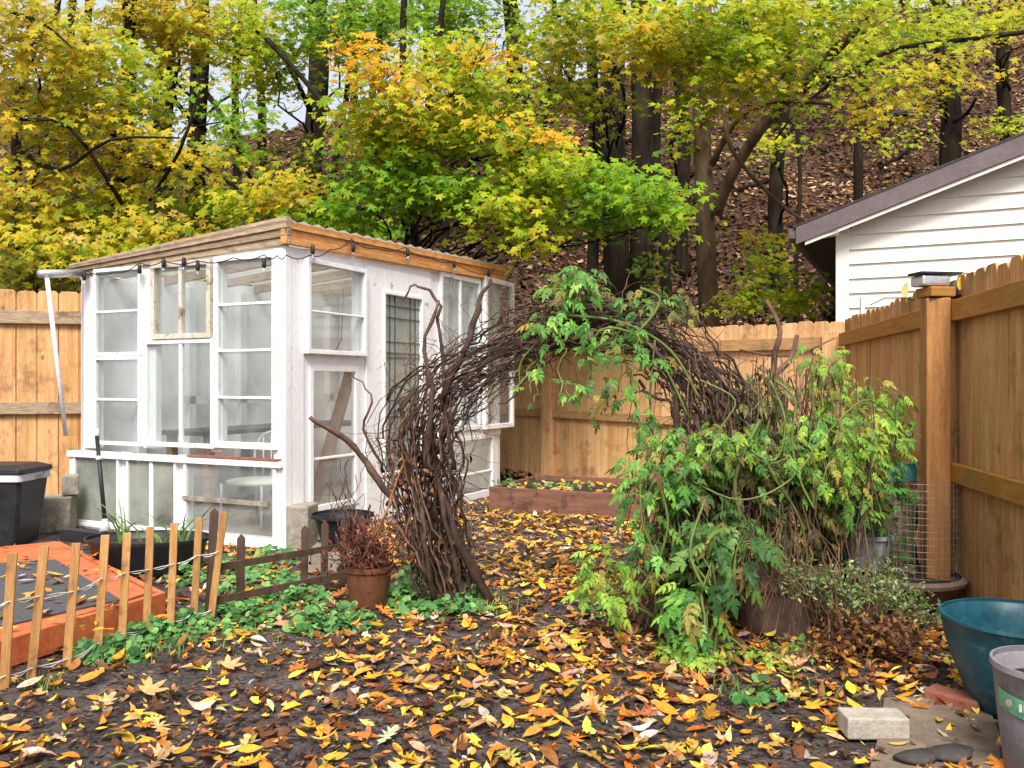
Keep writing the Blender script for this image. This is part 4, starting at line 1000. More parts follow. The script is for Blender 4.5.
def build_arch():
    t = thing('twig_arch', G(432, 606), 'garden arch woven from dark dead vine branches over the leafy path', 'arch')
    n = len(ac)
    def strand(mb, i0, i1, r, spread_=1.0, wig=.25):
        a0 = random.uniform(0, 6.28); rr = random.random() ** .6 * spread_; ph = random.uniform(0, 6.28); tw = random.uniform(-.05, .05)
        f1 = random.uniform(.08, .2); P = []
        for i in range(i0, i1 + 1):
            c = ac[i]; tgt = (ac[min(i + 1, n - 1)] - ac[max(i - 1, 0)]).normalized(); x = tgt.cross(Vector((0, 1, 0))).normalized(); y = Vector((0, 1, 0))
            W_ = aw[i] * 4.8 / F; a_ = a0 + tw * i; q = rr + wig * math.sin(f1 * i * 2.2 + ph)
            P.append(c + x * W_ * q * math.cos(a_) + y * W_ * .8 * q * math.sin(a_) + Vector((random.gauss(0, .010), random.gauss(0, .010), random.gauss(0, .010))))
        v = random.choice((.3, .5, .8, 1.0, 1.3, 1.9)) * random.uniform(.8, 1.2); mb.col = (v, v * random.uniform(.85, 1), v * random.uniform(.8, 1.05))
        m = len(P); rd = [r * (1 - .55 * k / m) for k in range(m)]
        if random.random() < .4: rd = rd[::-1]
        for k in range(m):
            if P[k].z < .01: P[k].z = .01
        mb.tube(P, rd, 5)
    legs = MB()
    for _ in range(92): strand(legs, 0, random.randint(12, 34), random.uniform(.0028, .0085), random.uniform(.8, 1.25), random.uniform(.2, .5))
    for _ in range(8): strand(legs, 0, random.randint(12, 22), random.uniform(.010, .017), .8)
    legs.build('left_leg', M['twig'], t)
    sp = MB()
    for _ in range(88):
        i0 = random.randint(16, 40); strand(sp, i0, min(n - 1, i0 + random.randint(14, 40)), random.uniform(.0025, .0075), random.uniform(.8, 1.3), random.uniform(.2, .5))
    sp.build('woven_span', M['twig'], t)
    lg = MB()
    for _ in range(110): strand(lg, random.randint(46, 66), n - 1, random.uniform(.0028, .010), random.uniform(.9, 1.3), random.uniform(.2, .5))
    lg.build('right_leg', M['twig'], t)
    # loose twigs curling off the bundle
    ls = MB()
    for _ in range(420):
        i = random.randint(6, n - 10) if random.random() < .6 else random.randint(12, 34); c = ac[i]
        W_ = aw[i] * 4.8 / F; tgt = (ac[i + 1] - ac[i - 1]).normalized() * random.choice((-1, 1, 1))
        x = tgt.cross(Vector((0, 1, 0))).normalized() * random.choice((-1, 1))
        p = c + x * W_ * random.uniform(.2, .9) + Vector((0, random.uniform(-.15, .15), 0))
        L = random.uniform(.12, .42); v = tgt * random.uniform(.3, 1) + x * random.uniform(.2, 1) + Vector((0, random.uniform(-.4, .4), random.uniform(-.1, .6))); v.normalize()
        P = [p]; cur = random.uniform(-.35, .35)
        for k in range(7):
            v = (Matrix.Rotation(cur + random.gauss(0, .3), 3, 'Y') @ v); P.append(P[-1] + v * L / 7)
        q = random.uniform(.6, 1.9); ls.col = (q, q * .85, q * .78); w__ = random.uniform(.0022, .0046); ls.tube(P, [w__ * (1 - .75 * k / 7) for k in range(8)], 4)
    ls.build('loose_twigs', M['twig'], t)
    # big pruned stubs and spikes
    st = MB()
    for pts, w0, w1, v in [([(398, 505, 4.8), (372, 470, 4.75), (345, 440, 4.7), (308, 416, 4.65)], 10, 5, 1.3), ([(425, 470, 4.8), (432, 400, 4.7), (425, 350, 4.7), (438, 300, 4.7)], 8, 3, 1.2),
                           ([(440, 400, 4.75), (465, 350, 4.7), (482, 300, 4.7), (490, 280, 4.7)], 9, 4, .8), ([(455, 470, 4.8), (440, 350, 4.75), (436, 300, 4.7), (415, 285, 4.68), (402, 300, 4.66)], 5, 2, 1.2),
                           ([(490, 604, 4.75), (458, 540, 4.75), (438, 480, 4.8), (430, 430, 4.8)], 12, 8, .5), ([(464, 606, 4.8), (446, 520, 4.75), (428, 450, 4.8)], 8, 6, .8), ([(438, 600, 4.75), (425, 540, 4.7), (424, 500, 4.8)], 7, 6, .7),
                           ([(384, 470, 4.8), (366, 430, 4.7), (370, 395, 4.7), (350, 375, 4.7)], 4, 1.5, 1.3), ([(675, 440, 4.4), (672, 380, 4.4), (655, 350, 4.4), (648, 345, 4.45)], 8, 5, .7), ([(735, 600, 4.4), (742, 520, 4.4), (738, 440, 4.5)], 12, 8, .45), ([(672, 630, 4.3), (665, 560, 4.35), (690, 480, 4.4)], 10, 7, .5)]:
        st.col = (v, v * .9, v * .85); q = catmull([W(*p) for p in pts], 4); m = len(q)
        q = [p + Vector((random.gauss(0, .008), random.gauss(0, .008), random.gauss(0, .006))) for p in q]
        st.tube(q, [(w0 + (w1 - w0) * k / m) * .8 * 4.75 / F / 2 * random.uniform(.85, 1.2) for k in range(m)], 7, rough=.12)
        st.build('stout_branch', M['twig'], t, smooth=True); st = MB()
    # a brown skirt of dry roots and old leaves at the foot of each leg
    pos = []; N = 900
    i = rng.integers(0, 16, N); w_ = np.array([aw[k] for k in i]) * 4.8 / F; base = np.array([list(ac[k]) for k in i])
    pos = base + np.stack([rng.normal(0, .5, N) * w_, rng.normal(0, .5, N) * w_, rng.normal(0, .03, N)], 1)
    sel = np.array([random.random() < .75 for _ in range(N)]); pos2 = np.array([list(ac[k]) for k in rng.integers(60, 84, 500)]) + rng.normal(0, .09, (500, 3))
    pos = np.concatenate([pos[sel], pos2]); pos[:, 2] = np.maximum(pos[:, 2], .03); N = len(pos)
    V, T, c = spread(OVATE, pos, rots(rng.normal(0, 1, (N, 3)), rng.normal(0, .6, (N, 3)) + np.array([0, 0, -1])), rng.uniform(.012, .03, N), pick([(.12, .05, .03, 3), (.25, .11, .05, 2), (.06, .03, .02, 3), (.4, .2, .06, .6)], N, .2), rng.normal(0, .5, N))
    tri_obj('dry_leaves', V, T, c, M['litter'], t)
build_arch()

# ------------------------------------------------------------------ green plants
TG = {'b': [(.13, .32, .055, 3), (.20, .42, .08, 2.5), (.08, .22, .045, 2), (.30, .46, .08, .8)], 'y': [(.25, .42, .05, 3), (.36, .5, .07, 2), (.16, .33, .05, 2)],
      'd': [(.06, .15, .04, 3), (.10, .22, .05, 3), (.16, .3, .07, 1.2)], 'o': [(.16, .17, .05, 3), (.24, .22, .08, 2), (.11, .09, .04, 2), (.1, .16, .05, 2)]}
def tomato(name, label, root_px, pads, vines=(), size=.2, cat='plant', rooted=True):
    """pads: cx, cy, rx, ry, d, n compound leaves, palette, size factor"""
    root = G(*root_px); t = thing(name, root, label, cat); b = MB(); parts = []
    for pd in pads:
        cx, cy, rx, ry, d, n, pal, sf = pd; n = int(n * 2.1); sf = sf * .56
        c = np.array(W(cx, cy, d)); p = unit(rng.normal(0, 1, (n, 3))) * rng.random((n, 1)) ** .4
        pos = c + p * np.array([rx * d / F, max(.16, .5 * rx * d / F), ry * d / F]); pos[:, 2] = np.maximum(pos[:, 2], .05)
        out = pos - c; out[:, 2] *= .3; out = unit(out + rng.normal(0, .05, out.shape))
        dr = out + rng.normal(0, .35, (n, 3)) + np.array([0, -.25, -.35])
        nr = np.stack([rng.normal(0, .3, n), rng.normal(-.5, .3, n), rng.normal(.9, .2, n)], 1)
        h = n // 2; sc = size * sf * rng.uniform(.55, 1.25, n); col = pick(TG[pal] + [(.3, .27, .06, .7), (.18, .13, .05, .5)], n, .2)
        for tm, sl_ in ((TOMATO, slice(0, h)), (TOMATO2, slice(h, n))):
            if len(pos[sl_]): parts.append(spread(tm, pos[sl_], rots(nr[sl_], dr[sl_]), sc[sl_], col[sl_]))
        for q in range(max(3, n // 4)):
            e = Vector(pos[random.randrange(n)]); st = Vector(c) + Vector((random.uniform(-.1, .1), random.uniform(-.1, .1), -ry * d / F * .6))
            v = random.uniform(.7, 1.9); b.col = (v, v, v * .9); P = wander(st, e, 7, .3, -.02)
            for z_ in P: z_.z = max(z_.z, .01)
            b.tube(P, [.0030 * (1 - .5 * i / 7) for i in range(8)], 5)
        for q in range(2 if rooted else 0):
            v = random.uniform(.4, .9); b.col = (v, v, v * .8); P = wander(root + Vector((random.uniform(-.08, .08), random.uniform(-.06, .06), 0)), Vector(c), 9, .14)
            for z_ in P: z_.z = max(z_.z, .0)
            b.tube(P, [.009 - .004 * i / 9 for i in range(10)], 6)
    for pts, w_, v in vines:
        b.col = (v, v, v * .8); q = catmull([W(*p) for p in pts], 5); b.tube(q, w_ * pts[0][2] / F / 2, 6)
    b.build('vines', M['stem'], t, smooth=True)
    V, T, c = merge(parts); tri_obj('foliage', V, T, c, M['green'], t)
    return t
tomato('tomato_vine', 'green tomato vine lying over the crown of the twig arch', (640, 640),
       [(572, 292, 36, 22, 4.6, 34, 'b', .85), (586, 276, 20, 12, 4.55, 14, 'b', .85), (548, 325, 26, 18, 4.5, 14, 'b', .8), (610, 335, 36, 22, 4.45, 24, 'b', .85), (645, 302, 34, 14, 4.6, 20, 'd', .8), (682, 312, 14, 22, 4.5, 14, 'o', .7), (575, 375, 14, 40, 4.4, 9, 'b', .8), (600, 395, 12, 34, 4.4, 8, 'd', .8), (624, 372, 14, 34, 4.4, 8, 'b', .8), (530, 375, 12, 34, 4.5, 8, 'b', .7), (640, 400, 12, 34, 4.35, 6, 'd', .8), (655, 360, 18, 20, 4.4, 8, 'b', .7)],
       [([(610, 345, 4.5), (640, 330, 4.4), (660, 300, 4.4), (640, 288, 4.4)], 3, .9), ([(520, 385, 4.5), (522, 360, 4.5), (550, 330, 4.5)], 2, .8), ([(700, 400, 4.4), (670, 350, 4.45), (620, 322, 4.5), (560, 315, 4.55)], 3, .8), ([(690, 420, 4.35), (650, 345, 4.4), (600, 330, 4.4), (590, 380, 4.4)], 2.5, .8), ([(640, 330, 4.4), (632, 380, 4.35), (640, 430, 4.3), (634, 470, 4.3)], 2, .9), ([(655, 340, 4.4), (650, 400, 4.35), (655, 450, 4.3)], 2, .7)], size=.17, rooted=False)
tomato('tomato_plant', 'tangled tomato plant swallowing the right leg of the arch', (690, 640),
       [(685, 465, 42, 42, 4.25, 66, 'b', .8), (650, 480, 34, 42, 4.2, 34, 'b', .85), (606, 580, 28, 34, 4.1, 34, 'y', .8), (700, 535, 45, 45, 4.2, 30, 'd', 1.2), (655, 545, 20, 60, 4.1, 18, 'b', .8), (725, 560, 30, 40, 4.1, 10, 'd', 1.4), (735, 470, 45, 45, 4.4, 70, 'o', .8), (745, 430, 34, 34, 4.5, 44, 'o', .8), (655, 440, 26, 26, 4.25, 18, 'b', .7)],
       [([(640, 470, 4.1), (642, 520, 4.05), (655, 560, 4.05), (640, 590, 4.0)], 2.2, .9), ([(660, 640, 4.1), (655, 580, 4.05), (668, 520, 4.05), (650, 460, 4.1)], 2.6, .8), ([(700, 380, 4.3), (735, 400, 4.2), (720, 430, 4.2), (705, 470, 4.15)], 2, 1.0)], size=.18)
tomato('tomato_plant', 'tall yellow-green tomato plant beside the right fence post', (800, 600),
       [(800, 440, 48, 40, 4.6, 110, 'b', .85), (855, 440, 46, 42, 4.65, 110, 'y', .85), (840, 490, 44, 40, 4.6, 70, 'b', .9), (780, 480, 42, 40, 4.5, 60, 'b', .8), (820, 370, 28, 34, 4.7, 40, 'y', .75), (882, 485, 30, 46, 4.8, 36, 'd', .85), (870, 395, 40, 20, 4.9, 30, 'y', .75), (760, 400, 30, 40, 4.6, 44, 'o', .8), (790, 520, 50, 40, 4.5, 56, 'o', .9), (905, 420, 22, 30, 4.9, 12, 'b', .7), (830, 455, 50, 46, 4.35, 60, 'y', .75), (770, 455, 40, 40, 4.3, 40, 'b', .75), (720, 445, 34, 26, 4.2, 26, 'y', .7), (885, 530, 20, 30, 4.9, 14, 'd', .8)],
       [([(715, 430, 4.3), (740, 445, 4.2), (775, 460, 4.2), (785, 420, 4.2), (770, 380, 4.25)], 2.2, 1.1), ([(775, 380, 4.2), (795, 400, 4.15), (792, 440, 4.15), (800, 480, 4.15), (815, 510, 4.15)], 2.4, 1.1), ([(690, 480, 4.2), (740, 500, 4.1), (790, 480, 4.15), (830, 430, 4.3), (870, 400, 4.5), (910, 440, 4.7)], 2, 1.0),
        ([(740, 610, 4.2), (745, 540, 4.15), (735, 480, 4.15), (760, 420, 4.2)], 4, .8), ([(810, 580, 4.3), (800, 520, 4.25), (770, 470, 4.2), (765, 440, 4.2)], 2.6, .9)], size=.17)
tomato('tomato_plant', 'bright leafy tomato shoots sprawling at the foot of the arch', (705, 668),
       [(712, 560, 24, 30, 3.95, 8, 'd', 1.5), (690, 610, 24, 30, 3.9, 18, 'b', 1.4), (705, 668, 38, 22, 3.85, 40, 'y', .65), (690, 690, 30, 14, 3.8, 34, 'y', .55), (740, 540, 28, 30, 4.0, 20, 'd', 1.1)],
       [([(690, 560, 3.95), (720, 600, 3.9), (715, 625, 3.85), (740, 645, 3.85), (748, 660, 3.85)], 2.6, 1.0), ([(705, 500, 4), (690, 550, 3.9), (705, 590, 3.85)], 3, .9)], size=.17)
tomato('weed', 'low ferny green weed on the leaf litter right of the arch', (775, 672), [(770, 668, 30, 12, 3.8, 34, 'y', .5), (800, 655, 18, 10, 3.9, 16, 'b', .5)], size=.14)
tomato('tomato_plant', 'thin shoots poking through beside the right fence post', (915, 585), [(948, 425, 12, 14, 4.9, 6, 'd', .6), (893, 405, 16, 8, 5.2, 7, 'b', .55)], [([(915, 560, 5), (905, 480, 5), (893, 440, 5.1), (895, 405, 5.2)], 2, 1.0)], size=.16)

def hanging_dry():
    t = thing('dead_vines', G(760, 620), 'dry grey-brown vines hanging in the tangle between arch and pots', 'plant')
    b = MB()
    for _ in range(210):
        x = random.gauss(770, 50); y = random.uniform(350, 480); d = random.uniform(4.35, 4.8); L = random.uniform(60, 190)
        y1 = min(y + L, 625); P = wander(W(x, y, d), W(x + random.gauss(0, 16), y1, d + random.uniform(-.15, .1)), 9, .1)
        v = random.uniform(.7, 2.4); b.col = (v, v * .93, v * .7); b.tube(P, random.uniform(.0015, .0045), 4)
    for _ in range(50):
        x = random.gauss(785, 30); P = wander(W(x, random.uniform(500, 560), 4.05), W(x + random.gauss(0, 18), random.uniform(590, 650), random.uniform(3.85, 4.0)), 8, .3)
        v = random.uniform(.6, 2.2); b.col = (v, v * .9, v * .65); b.tube(P, random.uniform(.0012, .0035), 4)
    for _ in range(60):
        x = random.gauss(690, 34); P = wander(W(x, random.uniform(470, 540), 4.35), W(x + random.gauss(-12, 18), random.uniform(600, 655), 4.25), 8, .12)
        v = random.uniform(.5, 1.6); b.col = (v, v * .93, v * .75); b.tube(P, random.uniform(.002, .006), 4)
    for pts, w0 in [([(776, 420, 4.7), (774, 360, 4.7), (780, 330, 4.7), (766, 300, 4.7)], 7), ([(768, 380, 4.7), (790, 360, 4.7), (797, 335, 4.7)], 8), ([(740, 350, 4.6), (790, 356, 4.8), (835, 338, 5.2)], 2.5), ([(700, 365, 4.6), (740, 380, 4.6), (775, 420, 4.6)], 6)]:
        b.col = (1.6, 1.35, 1.15); q = catmull([W(*p) for p in pts], 4); b.tube(q, [w0 * 4.7 / F / 2 * (1 - .5 * i / len(q)) for i in range(len(q))], 6, rough=.12)
    b.build('stems', M['twig'], t)
    N = 1500; x = rng.normal(765, 42, N); y = rng.uniform(380, 600, N); d = rng.uniform(4.3, 4.8, N)
    pos = np.stack([(x - 512) * d / F, d, H - (y - 384) * d / F], 1)
    V, T, c = spread(SMALL, pos, rots(rng.normal(0, 1, (N, 3)) + np.array([0, -1, 0]), rng.normal(0, .3, (N, 3)) + np.array([0, 0, -1])), np.stack([rng.uniform(.006, .02, N), rng.uniform(.015, .05, N), np.ones(N) * .02], 1),
                     pick([(.2, .17, .08, 3), (.12, .1, .05, 3), (.3, .26, .14, 1.5), (.12, .16, .06, 1.5)], N, .2))
    tri_obj('shrivelled_leaves', V, T, c, M['green'], t)
hanging_dry()

def patches(name, label, cat, tmpl, spots, n_per, size, pal, hgt=.08, m='green', tilt=.45, kind='stuff', group=None):
    parts = []
    for (cx, cy, rx, ry, f) in spots:
        n = int(n_per * f); a = rng.uniform(0, 6.28, n); r = np.sqrt(rng.random(n)); x = cx + rx * r * np.cos(a); y = cy + ry * r * np.sin(a)
        d = H * F / (y - 384); X = (x - 512) * d / F; Z = terr(X, d) + rng.uniform(.015, hgt, n) * (1.15 - r)
        nr = np.stack([rng.normal(0, tilt, n), rng.normal(-.3, tilt, n), np.ones(n)], 1); an = rng.uniform(0, 6.28, n)
        parts.append(spread(tmpl, np.stack([X, d, Z], 1), rots(nr, np.stack([np.cos(an), np.sin(an), 0 * an], 1)), rng.uniform(*size, n), pick(pal, n, .18), rng.normal(-.15, .15, n)))
    V, T, c = merge(parts); return tag(tri_obj(name, V, T, c, M[m]), label, cat, group, kind)
IVY = [(.10, .26, .075, 3), (.16, .36, .11, 3), (.06, .17, .05, 2), (.22, .44, .12, 1)]
patches('ground_ivy', 'round-leaved green ground ivy creeping around the picket fences and arch foot', 'ground cover', ROUND,
        [(108, 652, 42, 12, 1), (150, 638, 34, 12, .9), (185, 630, 30, 14, .7), (240, 618, 42, 18, 1.3), (262, 590, 48, 20, 1.2), (300, 600, 34, 16, .9), (318, 630, 32, 10, .7), (350, 626, 30, 9, .5), (405, 600, 22, 16, .8), (432, 592, 30, 22, 1.2), (468, 602, 26, 13, 1.1), (420, 575, 26, 12, .5), (455, 615, 40, 8, .3),
         (232, 575, 40, 14, .7), (270, 560, 34, 12, .5), (185, 578, 20, 10, .3), (600, 610, 20, 10, .3), (760, 700, 26, 8, .15)], 225, (.014, .03), IVY, .11)
patches('variegated_ground_cover', 'small pale-edged variegated leaves trailing around the brown planters at right', 'ground cover', SMALL,
        [(800, 600, 48, 26, .6), (830, 585, 60, 22, .9), (880, 600, 56, 20, .9), (915, 590, 40, 14, .6)], 0, (.01, .02), IVY) if False else None

def small_leaf_bush(name, label, root, pads, pal, size, stems, stempal=(1, 1, 1), tm=SMALL, cat='plant'):
    t = thing(name, root, label, cat); b = MB(); parts = []
    for cx, cy, rx, ry, d, n in pads:
        c = np.array(W(cx, cy, d)); p = unit(rng.normal(0, 1, (n, 3))) * rng.random((n, 1)) ** .45
        pos = c + p * np.array([rx * d / F, .2, ry * d / F]); pos[:, 2] = np.maximum(pos[:, 2], .02)
        parts.append(spread(tm, pos, rots(rng.normal(0, .6, (n, 3)) + np.array([0, -.6, .8]), rng.normal(0, 1, (n, 3))), rng.uniform(*size, n), pick(pal, n, .18)))
        for q in range(stems):
            e = Vector(pos[random.randrange(n)]); b.col = stempal; P = wander(Vector(root) + Vector((random.uniform(-.05, .05), 0, 0)), e, 6, .18); b.tube(P, .0025, 4)
    b.build('stems', M['twig'], t); V, T, c = merge(parts); tri_obj('foliage', V, T, c, M['green'], t)
small_leaf_bush('variegated_bush', 'bush of tiny cream-edged leaves spilling around the brown planters', G(850, 650),
                [(805, 580, 34, 24, 4.0, 300), (850, 590, 46, 30, 4.0, 560), (900, 600, 38, 24, 4.0, 420), (880, 570, 36, 14, 4.4, 180), (925, 612, 22, 14, 4.1, 130), (780, 600, 20, 30, 4.3, 90)],
                [(.22, .28, .10, 3), (.46, .5, .26, 1.4), (.08, .14, .04, 4), (.16, .24, .07, 3)], (.008, .017), 26, (1.3, 1, .8))
small_leaf_bush('withered_bush', 'withered red-brown bush in front of the variegated leaves', G(868, 655),
                [(868, 632, 52, 24, 3.85, 300), (825, 650, 46, 18, 3.8, 200), (905, 640, 32, 20, 3.8, 140)], [(.16, .07, .03, 3), (.30, .13, .04, 2), (.08, .04, .025, 3), (.55, .27, .05, .8)], (.010, .026), 44, (1.5, .9, .7))
small_leaf_bush('planter_seedlings', 'small green seedlings growing in the red-brown planter box', W(570, 500, 8.4), [(515, 484, 26, 6, 8.6, 50), (580, 486, 46, 5, 8.4, 60)], IVY, (.02, .035), 10)

def tufts(name, label, spots, blades, ln, pal, w=.004):
    t = None; V = []; T = []; Cc = []
    for (x, y, rr, f) in spots:
        g = G(x, y)
        for _ in range(int(blades * f)):
            a = random.uniform(0, 6.28); p = g + Vector((random.gauss(0, rr), random.gauss(0, rr), 0)); L = ln * random.uniform(.5, 1.2); lean = random.uniform(.1, .9)
            dv = Vector((math.cos(a), math.sin(a), 0)); sd_ = Vector((-dv.y, dv.x, 0)) * w; b0 = len(V)
            pr = pick(pal, 1, .15)[0]
            for i in range(4):
                f_ = i / 3; c = p + dv * lean * L * f_ ** 1.6 + Vector((0, 0, L * (f_ - .35 * lean * f_ * f_))); s_ = sd_ * (1 - f_ * .9)
                V += [tuple(c - s_), tuple(c + s_)]; Cc += [pr, pr]
            for i in range(3): q = b0 + 2 * i; T += [(q, q + 1, q + 3), (q, q + 3, q + 2)]
    o = tri_obj(name, np.array(V), np.array(T), np.array(Cc), M['green']); return o
tag(tufts('grass', 'thin grass tufts growing at the picket fence foot and arch foot', [(46, 690, .03, 1.5), (175, 652, .08, 1), (190, 640, .06, .8), (330, 665, .03, .4), (463, 672, .04, .5), (505, 605, .08, 1), (490, 612, .05, .7), (120, 660, .06, .6), (725, 690, .08, .8), (250, 640, .15, .6), (800, 690, .07, .7)], 60, .07,
          [(.14, .26, .06, 3), (.3, .3, .1, 1), (.4, .34, .16, .6)]), 'grass', kind='stuff')

# ------------------------------------------------------------------ picket fences
def snow_fence():
    tops = [(-20, 560), (12, 553), (44, 546), (76, 543), (105, 535), (127, 533), (150, 527), (174, 523), (199, 518), (224, 512)]
    bots = [(-30, 702), (3, 692), (30, 680), (66, 668), (97, 655), (121, 645), (146, 637), (170, 630), (193, 640), (210, 622)]
    ds = [H * F / (y - 384) for x, y in bots]; ds = [3.40, 3.46, 3.6, 3.75, 3.92, 4.06, 4.2, 4.32, 4.42, 4.5]
    g = W(3, 690, 3.46); t = thing('snow_fence', Vector((g.x, g.y, 0)), 'rolled lath snow fence of tan slats twisted with white wire at bottom left', 'fence')
    cen = []
    for i, ((tx, ty), (bx, by), d) in enumerate(zip(tops, bots, ds)):
        T = W(tx, ty, d + .03); B = W(bx, 400, d); B.z = 0.0
        B = Vector(((bx - 512) * d / F, d, -.02)); wd = .034; v = random.uniform(.8, 1.2)
        m = MB(); m.col = (v, v, v); sx = Vector((wd / 2, .006, 0))
        tp = T - B; up_ = tp.normalized(); P = [B - sx, B + sx, T + sx - up_ * .0, T - sx]
        m.prism(P, Vector((0, .008, 0))); m.build('lath', M['snowfence'], t, bevel=.002); cen.append((B, T))
    for zf, amp in ((.64, .01), (.12, .015)):
        for s in (0, 1):
            P = []
            for i in range(len(cen)):
                B, T = cen[i]; c = B.lerp(T, zf + .02 * math.sin(i * 1.7)); 
                P.append(c + Vector((0, -.008 if s == 0 else .014, 0)))
                if i < len(cen) - 1:
                    c2 = cen[i + 1][0].lerp(cen[i + 1][1], zf); mid = c.lerp(c2, .5); P.append(mid + Vector((0, 0, (-.006 if s else .006) - amp)))
            w_ = MB(); w_.tube(catmull(P, 4), .0022, 5); w_.build('wire', M['whiteplastic'], t, smooth=True)
snow_fence()
def brown_fence():
    pk = [(214, 508, 4.55), (241, 534, 4.75), (305, 525, 5.05), (325, 521, 5.15), (344, 518, 5.25), (362, 515, 5.35)]
    t = thing('edging_fence', Vector((W(214, 0, 4.55).x, 4.55, 0)), 'low dark brown pointed picket fence between snow fence and brown pot', 'fence')
    for x, y, d in pk:
        b = MB(); T = W(x, y, d); wd = .042; sx = Vector((wd / 2, .006, 0)); ln = .01 if x > 220 else .05
        B = Vector((T.x - ln * .6, d, -.02)); v = random.uniform(.85, 1.15); b.col = (v, v, v)
        k = Vector((0, 0, wd * .6)); P = [B - sx, B + sx, T + sx - k, T, T - sx - k]; b.prism(P, Vector((-.003, .014, 0))); b.build('picket', M['fedge'], t, bevel=.002)
    for (x0, y0, x1, y1) in ((214, 568, 372, 541), (212, 601, 372, 569)):
        A = W(x0, y0, 4.53); B = W(x1, y1, 5.38); b = MB(); h = Vector((0, 0, .02)); b.prism([A - h, B - h, B + h, A + h], Vector((-.003, -.016, 0))); b.build('rail', M['fedge'], t, bevel=.002)
brown_fence()

# ------------------------------------------------------------------ things by the shed
def pot(name, label, c, prof, mat, soil_z=None, soil_r=None, lipmat=None, n=48, sx=1, sy=1, cat='pot', tilt=None, group=None):
    """prof: outer profile bottom->top; inner wall follows"""
    t = thing(name, c, label, cat, group)
    th = .008; inner = [(max(r - th, .001), z) for r, z in prof[::-1]]; inner[-1] = (inner[-1][0], inner[-1][1] + th)
    b = MB(); b.lathe([(.001, 0)] + prof + inner + [(.001, th)], c, n, sx, sy); o = b.build('pot_wall', M[mat], t, smooth=True)
    e = o.modifiers.new('e', 'EDGE_SPLIT'); e.split_angle = R(50)
    if soil_z is not None:
        b = MB(); b.lathe([(.001, soil_z - .02), (soil_r, soil_z - .02), (soil_r, soil_z), (soil_r * .5, soil_z + .015), (.001, soil_z + .02)], c, n, sx, sy); b.build('potting_soil', M['darksoil'], t, smooth=True)
    return t
